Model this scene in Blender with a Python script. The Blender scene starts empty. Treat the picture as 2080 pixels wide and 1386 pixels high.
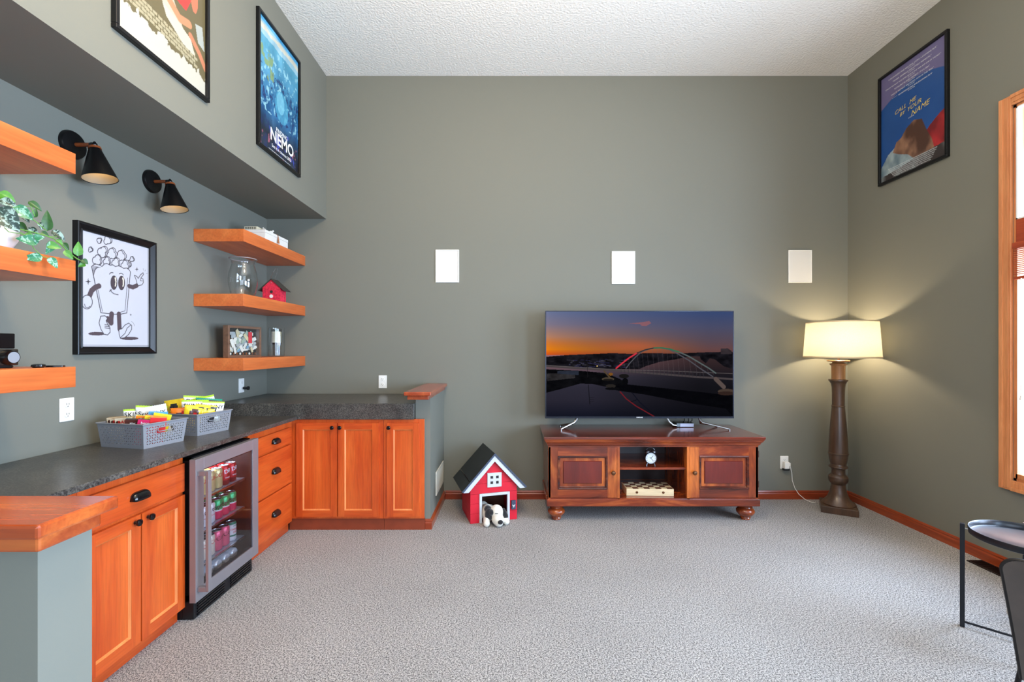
import bpy, math, random
import numpy as np
from mathutils import Vector, Matrix
from math import pi, sin, cos, radians

S = bpy.context.scene
COL = S.collection

def sr(r, g, b, a=1.0):
    f = lambda c: (c / 255 / 12.92) if c / 255 <= 0.04045 else ((c / 255 + 0.055) / 1.055) ** 2.4
    return (f(r), f(g), f(b), a)

# ------------------------------------------------------------------ camera
cam_d = bpy.data.cameras.new('camera')
cam_d.sensor_width = 36.0
cam_d.lens = 36.0 * 930 / 2080
cam_d.shift_y = 15.0 / 2080
cam_d.clip_start = 0.05
cam = bpy.data.objects.new('camera', cam_d)
cam.location = (0, 0, 1.5)
cam.rotation_euler = (pi / 2, 0, 0)
COL.objects.link(cam)
S.camera = cam

# ------------------------------------------------------------------ world, exposure
w = bpy.data.worlds.new('world'); S.world = w; w.use_nodes = True
bg = w.node_tree.nodes['Background']
bg.inputs[0].default_value = (0.93, 0.96, 1.0, 1)
bg.inputs[1].default_value = 1.3
S.view_settings.view_transform = 'Standard'
S.view_settings.look = 'None'
S.view_settings.exposure = 0.07
S.view_settings.gamma = 1.0
S.view_settings.use_curve_mapping = False

def area(name, loc, rot, sx, sy, power, color, spread=pi):
    d = bpy.data.lights.new(name, 'AREA'); d.shape = 'RECTANGLE'
    d.size = sx; d.size_y = sy; d.energy = power; d.color = color; d.spread = spread
    o = bpy.data.objects.new(name, d); o.location = loc; o.rotation_euler = rot
    COL.objects.link(o); return o

# daylight of the side window, of the windows behind the camera, the room's ceiling fixture, and two added fill lights
area('side_window_daylight', (3.95, 2.15, 1.75), (0, pi / 2, 0), 2.3, 1.9, 400, (0.60, 0.76, 1.0))
area('rear_window_daylight', (0.7, -3.35, 1.6), (pi / 2, 0, 0), 3.6, 1.8, 110, (0.62, 0.78, 1.0))
area('alcove_fill_daylight', (3.75, -1.0, 1.5), (0, pi / 2, 0), 1.6, 2.6, 420, (0.50, 0.72, 1.0))  # added cool fill from an unseen, assumed opening, brightens the left alcove
area('ceiling_fill_uplight', (0.9, 0.2, 2.6), (pi, 0, 0), 1.6, 1.6, 120, (1.0, 0.88, 0.72))  # added unseen fill aimed upward so the ceiling reads brighter
_d = bpy.data.lights.new('ceiling_fixture', 'POINT'); _d.energy = 130; _d.color = (1.0, 0.78, 0.52); _d.shadow_soft_size = 0.18
_o = bpy.data.objects.new('ceiling_fixture', _d); _o.location = (-0.25, 1.7, 3.75); COL.objects.link(_o)

# ------------------------------------------------------------------ materials
MATS = {}
def _base(name):
    m = bpy.data.materials.new(name); m.use_nodes = True
    nt = m.node_tree; b = nt.nodes['Principled BSDF']
    MATS[name] = m
    return m, nt, b
def _in(b, k, v):
    if k in b.inputs: b.inputs[k].default_value = v
def noise(nt, scale, detail=4, rough=.55, dist=0, mp=None):
    n = nt.nodes.new('ShaderNodeTexNoise'); n.inputs['Scale'].default_value = scale
    n.inputs['Detail'].default_value = detail; n.inputs['Roughness'].default_value = rough
    n.inputs['Distortion'].default_value = dist
    if mp: nt.links.new(mp.outputs[0], n.inputs['Vector'])
    return n
def objmap(nt, sc=(1, 1, 1)):
    tc = nt.nodes.new('ShaderNodeTexCoord'); mp = nt.nodes.new('ShaderNodeMapping')
    mp.inputs['Scale'].default_value = sc
    nt.links.new(tc.outputs['Object'], mp.inputs[0]); return mp
def mat(name, col, rough=.5, metal=0.0, spec=.5, bump=0.0, bscale=80, bdist=.002, var=0.0, vscale=6, coat=0.0,
        emit=None, estr=0.0, sheen=0.0, alpha=1.0, trans=0.0, ior=1.45, detail=4):
    m, nt, b = _base(name)
    c = sr(*col) if len(col) == 3 else col
    b.inputs['Base Color'].default_value = c
    b.inputs['Roughness'].default_value = rough; b.inputs['Metallic'].default_value = metal
    _in(b, 'Specular IOR Level', spec); _in(b, 'Coat Weight', coat); _in(b, 'Coat Roughness', .15)
    _in(b, 'Sheen Weight', sheen); _in(b, 'Transmission Weight', trans); _in(b, 'IOR', ior)
    if emit:
        _in(b, 'Emission Color', sr(*emit)); _in(b, 'Emission Strength', estr)
    mp = objmap(nt)
    if var > 0:
        n = noise(nt, vscale, detail, mp=mp)
        r = nt.nodes.new('ShaderNodeValToRGB')
        lo = tuple(x * (1 - var) for x in c[:3]) + (1,); hi = tuple(min(1, x * (1 + var)) for x in c[:3]) + (1,)
        r.color_ramp.elements[0].color = lo; r.color_ramp.elements[1].color = hi
        r.color_ramp.elements[0].position = .3; r.color_ramp.elements[1].position = .7
        nt.links.new(n.outputs[0], r.inputs[0]); nt.links.new(r.outputs[0], b.inputs['Base Color'])
    if bump > 0:
        n = noise(nt, bscale, 3, mp=mp); bp = nt.nodes.new('ShaderNodeBump')
        bp.inputs['Strength'].default_value = bump; bp.inputs['Distance'].default_value = bdist
        nt.links.new(n.outputs[0], bp.inputs['Height']); nt.links.new(bp.outputs[0], b.inputs['Normal'])
    return m
def wood(name, c1, c2, axis='z', rough=.35, scale=9.0, coat=.2, c3=None, stretch=9.0, spec=.5):
    m, nt, b = _base(name)
    sc = [scale] * 3; sc['xyz'.index(axis)] = scale / stretch
    mp = objmap(nt, tuple(sc))
    n = noise(nt, 1.0, 5, .6, .6, mp)
    r = nt.nodes.new('ShaderNodeValToRGB'); e = r.color_ramp.elements
    e[0].position = .32; e[1].position = .70
    e[0].color = sr(*c1); e[1].color = sr(*c2)
    if c3: x = e.new(.5); x.color = sr(*c3)
    nt.links.new(n.outputs[0], r.inputs[0])
    sc2 = [scale * 14] * 3; sc2['xyz'.index(axis)] = scale * .8
    mp2 = objmap(nt, tuple(sc2)); n2 = noise(nt, 1.0, 3, .5, 0, mp2)
    mx = nt.nodes.new('ShaderNodeMixRGB'); mx.blend_type = 'MULTIPLY'; mx.inputs[0].default_value = .35
    r2 = nt.nodes.new('ShaderNodeValToRGB'); r2.color_ramp.elements[0].position = .35; r2.color_ramp.elements[1].position = .6
    r2.color_ramp.elements[0].color = (.6, .55, .5, 1); r2.color_ramp.elements[1].color = (1, 1, 1, 1)
    nt.links.new(n2.outputs[0], r2.inputs[0]); nt.links.new(r.outputs[0], mx.inputs[1]); nt.links.new(r2.outputs[0], mx.inputs[2])
    nt.links.new(mx.outputs[0], b.inputs['Base Color'])
    b.inputs['Roughness'].default_value = rough; _in(b, 'Coat Weight', coat); _in(b, 'Coat Roughness', .2)
    _in(b, 'Specular IOR Level', spec)
    return m
def glassy(name, tint=(1, 1, 1), fres=.08, rough=.02):
    m = bpy.data.materials.new(name); m.use_nodes = True; nt = m.node_tree; nt.nodes.clear()
    out = nt.nodes.new('ShaderNodeOutputMaterial'); t = nt.nodes.new('ShaderNodeBsdfTransparent')
    g = nt.nodes.new('ShaderNodeBsdfGlossy'); mx = nt.nodes.new('ShaderNodeMixShader'); f = nt.nodes.new('ShaderNodeLayerWeight')
    f.inputs[0].default_value = .5; g.inputs['Roughness'].default_value = rough
    pw = nt.nodes.new('ShaderNodeMath'); pw.operation = 'POWER'; pw.inputs[1].default_value = 4.0
    mr = nt.nodes.new('ShaderNodeMapRange'); mr.inputs[3].default_value = fres; mr.inputs[4].default_value = .9
    nt.links.new(f.outputs['Facing'], pw.inputs[0]); nt.links.new(pw.outputs[0], mr.inputs[0]); nt.links.new(mr.outputs[0], mx.inputs[0])
    t.inputs[0].default_value = (*tint, 1)
    nt.links.new(t.outputs[0], mx.inputs[1]); nt.links.new(g.outputs[0], mx.inputs[2]); nt.links.new(mx.outputs[0], out.inputs[0])
    MATS[name] = m; return m
def vcol(name, rough=.35, emit=0.0, spec=.5):
    m, nt, b = _base(name)
    a = nt.nodes.new('ShaderNodeVertexColor'); a.layer_name = 'Col'
    b.inputs['Roughness'].default_value = rough; _in(b, 'Specular IOR Level', spec)
    if emit:
        b.inputs['Base Color'].default_value = (.0008, .0008, .001, 1)
        nt.links.new(a.outputs[0], b.inputs['Emission Color']); b.inputs['Emission Strength'].default_value = emit
    else:
        nt.links.new(a.outputs[0], b.inputs['Base Color'])
    return m

M_wall = mat('wall_paint', (118, 118, 108), .62, spec=.25, bump=.12, bscale=260, bdist=.0008)
M_ceil = mat('ceiling_texture', (236, 233, 226), .9, spec=.1, bump=.9, bscale=55, bdist=.008)
def carpet():
    m, nt, b = _base('carpet')
    mp = objmap(nt)
    n = noise(nt, 240, 2, .8, mp=mp); n2 = noise(nt, 1.6, 3, .5, mp=mp); n3 = noise(nt, 120, 2, .6, mp=mp)
    ad = nt.nodes.new('ShaderNodeMath'); ad.operation = 'ADD'
    nt.links.new(n.outputs[0], ad.inputs[0]); nt.links.new(n3.outputs[0], ad.inputs[1])
    r = nt.nodes.new('ShaderNodeValToRGB')
    r.color_ramp.elements[0].position = .78; r.color_ramp.elements[1].position = 1.22
    hv = nt.nodes.new('ShaderNodeMath'); hv.operation = 'MULTIPLY'; hv.inputs[1].default_value = 1.0
    nt.links.new(ad.outputs[0], hv.inputs[0])
    mrr = nt.nodes.new('ShaderNodeMapRange'); mrr.inputs[1].default_value = .78; mrr.inputs[2].default_value = 1.22
    nt.links.new(hv.outputs[0], mrr.inputs[0])
    r.color_ramp.elements[0].position = .22; r.color_ramp.elements[1].position = .72
    r.color_ramp.elements[0].color = sr(90, 88, 87); r.color_ramp.elements[1].color = sr(204, 200, 196)
    nt.links.new(mrr.outputs[0], r.inputs[0])
    mx = nt.nodes.new('ShaderNodeMixRGB'); mx.blend_type = 'MULTIPLY'; mx.inputs[0].default_value = .5
    r2 = nt.nodes.new('ShaderNodeValToRGB'); r2.color_ramp.elements[0].color = (.8, .8, .8, 1)
    r2.color_ramp.elements[0].position = .3; r2.color_ramp.elements[1].position = .65
    nt.links.new(n2.outputs[0], r2.inputs[0]); nt.links.new(r.outputs[0], mx.inputs[1]); nt.links.new(r2.outputs[0], mx.inputs[2])
    nt.links.new(mx.outputs[0], b.inputs['Base Color'])
    bp = nt.nodes.new('ShaderNodeBump'); bp.inputs['Strength'].default_value = .9; bp.inputs['Distance'].default_value = .003
    nt.links.new(mrr.outputs[0], bp.inputs['Height']); nt.links.new(bp.outputs[0], b.inputs['Normal'])
    b.inputs['Roughness'].default_value = .95; _in(b, 'Specular IOR Level', .1); _in(b, 'Sheen Weight', .1)
    return m
M_carpet = carpet()
def laminate():
    m, nt, b = _base('countertop_laminate')
    mp = objmap(nt)
    n = noise(nt, 130, 4, .75, mp=mp); n2 = noise(nt, 7, 4, .6, .8, mp=mp)
    r = nt.nodes.new('ShaderNodeValToRGB'); r.color_ramp.elements[0].position = .42; r.color_ramp.elements[1].position = .66
    r.color_ramp.elements[0].color = sr(36, 35, 35); r.color_ramp.elements[1].color = sr(112, 108, 102)
    nt.links.new(n.outputs[0], r.inputs[0])
    r2 = nt.nodes.new('ShaderNodeValToRGB'); r2.color_ramp.elements[0].color = (.62, .60, .60, 1); r2.color_ramp.elements[1].color = (1.1, 1.1, 1.06, 1)
    r2.color_ramp.elements[0].position = .35; r2.color_ramp.elements[1].position = .65
    nt.links.new(n2.outputs[0], r2.inputs[0])
    mx = nt.nodes.new('ShaderNodeMixRGB'); mx.blend_type = 'MULTIPLY'; mx.inputs[0].default_value = 1
    nt.links.new(r.outputs[0], mx.inputs[1]); nt.links.new(r2.outputs[0], mx.inputs[2]); nt.links.new(mx.outputs[0], b.inputs['Base Color'])
    b.inputs['Roughness'].default_value = .3; _in(b, 'Specular IOR Level', .6)
    return m
M_lam = laminate()
CW = ((176, 60, 16), (214, 100, 38), (198, 80, 26))
M_cabv = wood('cabinet_wood', CW[0], CW[1], 'z', .33, 7, .25, CW[2], 8)
M_cabh = wood('cabinet_wood_across', CW[0], CW[1], 'x', .33, 7, .25, CW[2], 8)
M_cabl = wood('cabinet_wood_light', (206, 112, 52), (230, 142, 80), 'z', .35, 8, .2)
M_toe = mat('toe_kick', (132, 56, 30), .5, var=.12, vscale=9)
M_shelfw = wood('shelf_wood', (190, 92, 40), (216, 122, 62), 'y', .4, 6, .15, (204, 106, 50), 7)
M_cap = wood('cap_wood', (136, 52, 26), (180, 88, 44), 'y', .25, 10, .5, (158, 66, 32), 12)
M_capx = wood('cap_wood_along', (136, 50, 20), (196, 102, 44), 'x', .22, 10, .5, (164, 70, 28), 14)
M_base = wood('baseboard_wood', (126, 46, 18), (170, 74, 30), 'y', .3, 8, .4)
M_basex = wood('baseboard_wood_along', (126, 44, 18), (162, 66, 28), 'x', .3, 8, .4)
M_casing = wood('casing_wood', (196, 120, 72), (222, 152, 98), 'z', .4, 12, .2, stretch=12)
M_mull = wood('mullion_wood', (150, 52, 22), (186, 78, 36), 'y', .35, 8, .3)
M_blackm = mat('black_metal', (16, 15, 16), .35, .3, spec=.5)
M_blackg = mat('black_gloss', (12, 12, 14), .2, spec=.5, coat=.2)
M_blackp = mat('black_plastic', (18, 18, 20), .45)
M_steel = mat('brushed_steel', (150, 146, 150), .36, .55, bump=.05, bscale=300)
M_chrome = mat('chrome', (205, 205, 205), .15, 1.0)
M_white = mat('white_plastic', (232, 231, 226), .4)
M_slot = mat('slot_dark', (40, 38, 36), .6)
M_grille = mat('speaker_mesh', (214, 213, 208), .7, bump=.4, bscale=600, bdist=.001)
M_glass = glassy('clear_glass', (.97, .98, .98), .05)
M_pane = glassy('window_glass', (.98, .99, 1), .03)
M_cooler_glass = glassy('cooler_glass', (.84, .84, .88), .04)

# ------------------------------------------------------------------ mesh builder
class MB:
    def __init__(s): s.v = []; s.f = []; s.m = []
    def add(s, vs, fs, mi=0):
        o = len(s.v); s.v += [tuple(v) for v in vs]; s.f += [tuple(i + o for i in f) for f in fs]; s.m += [mi] * len(fs); return s
    def box(s, x0, x1, y0, y1, z0, z1, mi=0, M=None):
        x0, x1 = sorted((x0, x1)); y0, y1 = sorted((y0, y1)); z0, z1 = sorted((z0, z1))
        vs = [Vector(p) for p in ((x0, y0, z0), (x1, y0, z0), (x1, y1, z0), (x0, y1, z0), (x0, y0, z1), (x1, y0, z1), (x1, y1, z1), (x0, y1, z1))]
        if M: vs = [M @ v for v in vs]
        return s.add(vs, [(0, 3, 2, 1), (4, 5, 6, 7), (0, 1, 5, 4), (1, 2, 6, 5), (2, 3, 7, 6), (3, 0, 4, 7)], mi)
    def lathe(s, prof, n=24, c=(0, 0, 0), mi=0, M=None, caps=True):
        vs = []; fs = []; k = len(prof)
        for i in range(n):
            a = 2 * pi * i / n
            for r, z in prof: vs.append(Vector((c[0] + r * cos(a), c[1] + r * sin(a), c[2] + z)))
        for i in range(n):
            j = (i + 1) % n
            for q in range(k - 1): fs.append((i * k + q, j * k + q, j * k + q + 1, i * k + q + 1))
        if caps:
            if prof[0][0] > 1e-6: fs.append(tuple(i * k for i in range(n - 1, -1, -1)))
            if prof[-1][0] > 1e-6: fs.append(tuple(i * k + k - 1 for i in range(n)))
        if M: vs = [M @ v for v in vs]
        return s.add(vs, fs, mi)
    def tube(s, pts, r, n=8, mi=0, close=False):
        pts = [Vector(p) for p in pts]; rs = r if isinstance(r, (list, tuple)) else [r] * len(pts)
        vs = []; fs = []; up = None
        for i, p in enumerate(pts):
            d = (pts[min(i + 1, len(pts) - 1)] - pts[max(i - 1, 0)]).normalized()
            if up is None: up = Vector((0, 0, 1)) if abs(d.z) < .9 else Vector((1, 0, 0))
            a = d.cross(up).normalized(); b = a.cross(d).normalized(); up = b
            for q in range(n):
                t = 2 * pi * q / n; vs.append(p + (a * cos(t) + b * sin(t)) * rs[i])
        for i in range(len(pts) - 1):
            for q in range(n): fs.append((i * n + q, i * n + (q + 1) % n, (i + 1) * n + (q + 1) % n, (i + 1) * n + q))
        fs.append(tuple(range(n))[::-1]); fs.append(tuple((len(pts) - 1) * n + q for q in range(n)))
        return s.add(vs, fs, mi)
    def prism(s, poly, y0, y1, mi=0, M=None):      # poly in xz, extruded along y
        n = len(poly); vs = [Vector((x, y0, z)) for x, z in poly] + [Vector((x, y1, z)) for x, z in poly]
        if M: vs = [M @ v for v in vs]
        return s.add(vs, [tuple(range(n)), tuple(range(2 * n - 1, n - 1, -1))] + [(i, i + n, (i + 1) % n + n, (i + 1) % n) for i in range(n)], mi)
    def ball(s, c, r, n=16, k=10, mi=0, sc=(1, 1, 1), M=None):
        vs = []; fs = []
        for j in range(k + 1):
            t = pi * j / k
            for i in range(n):
                a = 2 * pi * i / n
                v = Vector((r * sc[0] * sin(t) * cos(a), r * sc[1] * sin(t) * sin(a), r * sc[2] * cos(t)))
                if M: v = M @ v
                vs.append(v + Vector(c))
        for j in range(k):
            for i in range(n): fs.append((j * n + i, (j + 1) * n + i, (j + 1) * n + (i + 1) % n, j * n + (i + 1) % n))
        return s.add(vs, fs, mi)
    def grid(s, fn, nu, nv, mi=0):
        vs = [fn(i / nu, j / nv) for j in range(nv + 1) for i in range(nu + 1)]
        fs = [(j * (nu + 1) + i, j * (nu + 1) + i + 1, (j + 1) * (nu + 1) + i + 1, (j + 1) * (nu + 1) + i) for j in range(nv) for i in range(nu)]
        return s.add(vs, fs, mi)
    def text(s, body, size, fn, mi=0, off=0.0, align='CENTER', depth=.0006):
        vs, fs = glyphs(body, off, align)
        return s.add([fn(x * size, y * size) for x, y, z in vs], fs, mi)

_tx = {}
def glyphs(body, off=0.0, align='CENTER'):
    k = (body, off, align)
    if k not in _tx:
        cu = bpy.data.curves.new('t', 'FONT'); cu.body = body; cu.align_x = align; cu.align_y = 'CENTER'; cu.offset = off; cu.resolution_u = 3
        ob = bpy.data.objects.new('t', cu); COL.objects.link(ob)
        me = bpy.data.meshes.new_from_object(ob.evaluated_get(bpy.context.evaluated_depsgraph_get()))
        _tx[k] = ([tuple(v.co) for v in me.vertices], [tuple(p.vertices) for p in me.polygons])
        bpy.data.objects.remove(ob); bpy.data.curves.remove(cu); bpy.data.meshes.remove(me)
    return _tx[k]

def link(name, mb, mats, parent=None, smooth=False, bevel=0.0, bseg=2, sub=0, solid=0.0, kind=None, label=None, ang=40, origin=None):
    vs = mb.v
    if origin: vs = [(a - origin[0], b - origin[1], c - origin[2]) for a, b, c in vs]
    me = bpy.data.meshes.new(name); me.from_pydata(vs, [], mb.f)
    if not isinstance(mats, (list, tuple)): mats = [mats]
    for m in mats: me.materials.append(m)
    if len(mats) > 1: me.polygons.foreach_set('material_index', mb.m)
    me.update()
    if smooth:
        me.shade_smooth(); me.set_sharp_from_angle(angle=radians(ang))
    o = bpy.data.objects.new(name, me); COL.objects.link(o)
    if origin: o.location = origin
    if parent: o.parent = parent
    if solid: q = o.modifiers.new('solid', 'SOLIDIFY'); q.thickness = solid
    if bevel: q = o.modifiers.new('bevel', 'BEVEL'); q.width = bevel; q.segments = bseg; q.limit_method = 'ANGLE'; q.angle_limit = radians(35)
    if sub: q = o.modifiers.new('sub', 'SUBSURF'); q.levels = sub; q.render_levels = sub
    if kind: o['kind'] = kind
    if label: o['label'] = label
    return o
def tag(o, label, cat, group=None):
    o['label'] = label; o['category'] = cat
    if group: o['group'] = group
    return o
def thing(name, label, cat, loc=(0, 0, 0), rz=0.0, group=None):
    o = bpy.data.objects.new(name, None); o.empty_display_size = .05; COL.objects.link(o)
    o.location = loc; o.rotation_euler = (0, 0, rz)
    return tag(o, label, cat, group)
def struct(name, mb, mats, **k):
    return link(name, mb, mats, kind='structure', **k)
def copy_tree(o, parent=None):
    c = o.copy(); COL.objects.link(c); c.parent = parent
    for ch in list(o.children): copy_tree(ch, c)
    return c
L = radians(90); R = radians(-90)

# ================================================================== ROOM SHELL
YB = 4.56; XL = -2.444; XU = -1.849; XR = 3.344; ZS = 2.789; ZC = 4.216; YN = -3.2
struct('floor', MB().box(XL - .1, XR + .1, YN - .1, YB + .1, -.08, 0), M_carpet)
struct('ceiling', MB().box(XL - .1, XR + .1, YN - .1, YB + .1, ZC, ZC + .1), M_ceil)
struct('wall_back', MB().box(XL - .1, XR + .1, YB, YB + .1, 0, ZC), M_wall)
struct('wall_left', MB().box(XL - .1, XL, YN, YB, 0, ZS), M_wall)
struct('wall_upper_left', MB().box(XL - .1, XU, YN, YB, ZS, ZC), M_wall)
WY0, WY1, WZ0, WZ1 = 1.2, 3.054, .62, 3.12
m = MB(); m.box(XR, XR + .1, WY1, YB, 0, ZC); m.box(XR, XR + .1, .3, WY0, 0, ZC); m.box(XR, XR + .1, YN, -2.3, 0, ZC); m.box(XR, XR + .1, -2.3, .3, 0, .7); m.box(XR, XR + .1, -2.3, .3, 2.3, ZC)  # out-of-view opening nearer the camera is added to admit the alcove fill
m.box(XR, XR + .1, WY0, WY1, 0, WZ0); m.box(XR, XR + .1, WY0, WY1, WZ1, ZC)
struct('wall_right', m, M_wall)
m = MB(); m.box(XL, -1.1, YN - .1, YN, 0, ZC); m.box(2.5, XR, YN - .1, YN, 0, ZC)
m.box(-1.1, 2.5, YN - .1, YN, 0, .7); m.box(-1.1, 2.5, YN - .1, YN, 2.8, ZC)
struct('wall_front', m, M_wall)
struct('ground', MB().box(3.45, 30, -25, 30, -.6, -.5), mat('outside_ground', (196, 176, 150), .9, var=.2))

# far and near pony walls with wooden caps
struct('wall_pony_far', MB().box(-.80, -.678, 3.802, YB, 0, 1.09), M_wall)
def cap(name, x0, x1, y0, y1, z, mt, over=.02):
    m = MB()
    m.box(x0, x1, y0, y1, z - .030, z)
    m2 = MB(); m2.box(x0 + .022, x1 - .022, y0 + .022, y1 - (0 if y1 > 4.5 else .022), z - .064, z - .030)
    o = struct(name, m, mt, bevel=.006)
    link('molding', m2, mt, o, bevel=.006)
    return o
cap('trim_1', -.862, -.645, 3.64, YB, 1.152, M_cap)
struct('wall_pony_near', MB().box(XL, -.978, .944, 1.066, 0, 1.09), M_wall)
o = cap('trim_2', XL, -.930, .898, 1.085, 1.152, M_capx)

# baseboards
def baseprof(w=.014, h=.085):
    return [(0, 0), (w, 0), (w, h * .62), (w * .6, h * .74), (w * .75, h * .84), (w * .3, h), (0, h)]
def base_x(name, x0, x1, y, sgn):
    m = MB(); n = 7; pr = baseprof()
    vs = [(x, y + sgn * a, b) for x in (x0, x1) for a, b in pr]
    m.add(vs, [tuple(range(7)), tuple(range(13, 6, -1))] + [(i, (i + 1) % 7, (i + 1) % 7 + 7, i + 7) for i in range(7)])
    return struct(name, m, M_basex)
def base_y(name, x, sgn, y0, y1):
    m = MB(); pr = baseprof()
    vs = [(x + sgn * a, y, b) for y in (y0, y1) for a, b in pr]
    m.add(vs, [tuple(range(7)), tuple(range(13, 6, -1))] + [(i, (i + 1) % 7, (i + 1) % 7 + 7, i + 7) for i in range(7)])
    return struct(name, m, M_base)
base_x('baseboard_back', -.662, XR - .001, YB, -1)
base_y('baseboard_right', XR, -1, YN, YB - .015)
base_y('baseboard_pony_side', -.678, 1, 3.802, YB - .001)
base_x('baseboard_pony_end', -.719, -.664, 3.802, -1)

# window on the right wall
wn = struct('window_1', MB().box(XR + .002, XR + .098, WY0, WY0 + .018, WZ0, WZ1).box(XR + .002, XR + .098, WY1 - .018, WY1, WZ0, WZ1)
            .box(XR + .002, XR + .098, WY0, WY1, WZ0, WZ0 + .018).box(XR + .002, XR + .098, WY0, WY1, WZ1 - .018, WZ1), M_casing)
cw = .068
def casing(a, b, c, d):
    m = MB(); m.box(XR - .018, XR - .0005, a, b, c, d)
    if b - a < .1: m.box(XR - .028, XR - .018, a + (.045 if a > 2 else 0), b - (0 if a > 2 else .045), c + .004, d - .004); m.box(XR - .022, XR - .018, a + .012, b - .012, c + .012, d - .012)
    else: m.box(XR - .028, XR - .018, a + .004, b - .004, c + (.045 if c > 2 else 0), d - (0 if c > 2 else .045)); m.box(XR - .022, XR - .018, a + .012, b - .012, c + .015, d - .015)
    return m
link('casing', casing(WY1, WY1 + cw, WZ0 - cw, WZ1 + cw), M_casing, wn, bevel=.003)
link('casing', casing(WY0 - cw, WY0, WZ0 - cw, WZ1 + cw), M_casing, wn, bevel=.003)
link('casing', casing(WY0, WY1, WZ0 - cw, WZ0), M_casing, wn, bevel=.003)
link('casing', casing(WY0, WY1, WZ1, WZ1 + cw), M_casing, wn, bevel=.003)
link('mullion', MB().box(XR - .004, XR + .095, WY0 + .018, WY1 - .018, 2.20, 2.355), M_mull, wn, bevel=.004)
yc = (WY0 + WY1) / 2
link('mullion', MB().box(XR + .03, XR + .095, yc - .03, yc + .03, WZ0 + .018, 2.20).box(XR + .03, XR + .095, yc - .03, yc + .03, 2.355, WZ1 - .018), M_mull, wn, bevel=.004)
for (a, b) in ((WY0 + .018, yc - .03), (yc + .03, WY1 - .018)):
    for (c, d) in ((WZ0 + .018, 2.20), (2.355, WZ1 - .018)):
        m = MB(); q = .009; qb = .03 if c < 1 else .009; x0, x1 = XR - .003, XR + .03
        m.box(x0, x1, a, a + q, c, d).box(x0, x1, b - q, b, c, d).box(x0, x1, a, b, c, c + qb).box(x0, x1, a, b, d - q, d)
        sf = link('sash', m, M_white if c > 1 else M_casing, wn)
        link('pane', MB().box(XR + .012, XR + .016, a + q, b - q, c + qb, d - q), M_pane, sf)
bl = thing('window_blind', 'reddish wooden slat blind drawn up at the top of the lower window', 'blind', (XR - .036, 2.16, 2.195))
link('headrail', MB().box(-.012, .03, -.86, .86, -.04, 0), M_mull, bl, bevel=.003)
for i in range(14):
    link('slat', MB().box(-.014, .032, -.85, .85, -.05 - i * .0125, -.046 - i * .0125), M_mull, bl)
link('bottom_rail', MB().box(-.014, .032, -.85, .85, -.245, -.225), M_mull, bl, bevel=.003)
link('cord', MB().tube([(-.016, .80, -.24), (-.016, .802, -.6), (-.016, .80, -1.0)], .003, 6).lathe([(.0, -.03), (.008, -.03), (.006, 0), (0, .0)], 10, (-.016, .80, -1.0)), M_white, bl, smooth=True)

# ================================================================== CABINETS
def shaker(x0, x1, z0, z1, th=.019, st=.052):
    m = MB()
    m.box(x0, x0 + st, -th, 0, z0, z1, 0); m.box(x1 - st, x1, -th, 0, z0, z1, 0)
    m.box(x0 + st, x1 - st, -th, 0, z0, z0 + st, 1); m.box(x0 + st, x1 - st, -th, 0, z1 - st, z1, 1)
    a, b, c, d = x0 + st, x1 - st, z0 + st, z1 - st; q = .009; yf = -th + .002; yb = -th + .011
    # sloped sticking around the panel
    m.add([(a, yf, c), (b, yf, c), (b - q, yb, c + q), (a + q, yb, c + q)], [(0, 1, 2, 3)], 2)
    m.add([(b, yf, c), (b, yf, d), (b - q, yb, d - q), (b - q, yb, c + q)], [(0, 1, 2, 3)], 2)
    m.add([(b, yf, d), (a, yf, d), (a + q, yb, d - q), (b - q, yb, d - q)], [(0, 1, 2, 3)], 2)
    m.add([(a, yf, d), (a, yf, c), (a + q, yb, c + q), (a + q, yb, d - q)], [(0, 1, 2, 3)], 2)
    m.box(a + q - .001, b - q + .001, yb, -.002, c + q - .001, d - q + .001, 0)
    return m
def knob(x, y, z):
    Mx = Matrix.Translation((x, y, z)) @ Matrix.Rotation(pi / 2, 4, 'X')
    return MB().lathe([(.0, 0), (.008, 0), (.006, .008), (.006, .014), (.015, .017), (.0165, .022), (.0155, .027), (.010, .029), (.010, .027), (0, .0275)], 20, M=Mx)
def cup_pull(x, y, z, Lp=.105, h=.034, d=.026):
    def f(u, v):
        s = 2 * u - 1; e = max(0.0, 1 - abs(s) ** 5) ** .5; t = v * radians(100)
        return (x + s * Lp / 2, y - d * (.25 + .75 * e) * sin(t) * (1 if e > 0 else 0.0) - .001, z + h * (cos(t) * e - .45) + (.0))
    return MB().grid(f, 20, 8)
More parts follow.
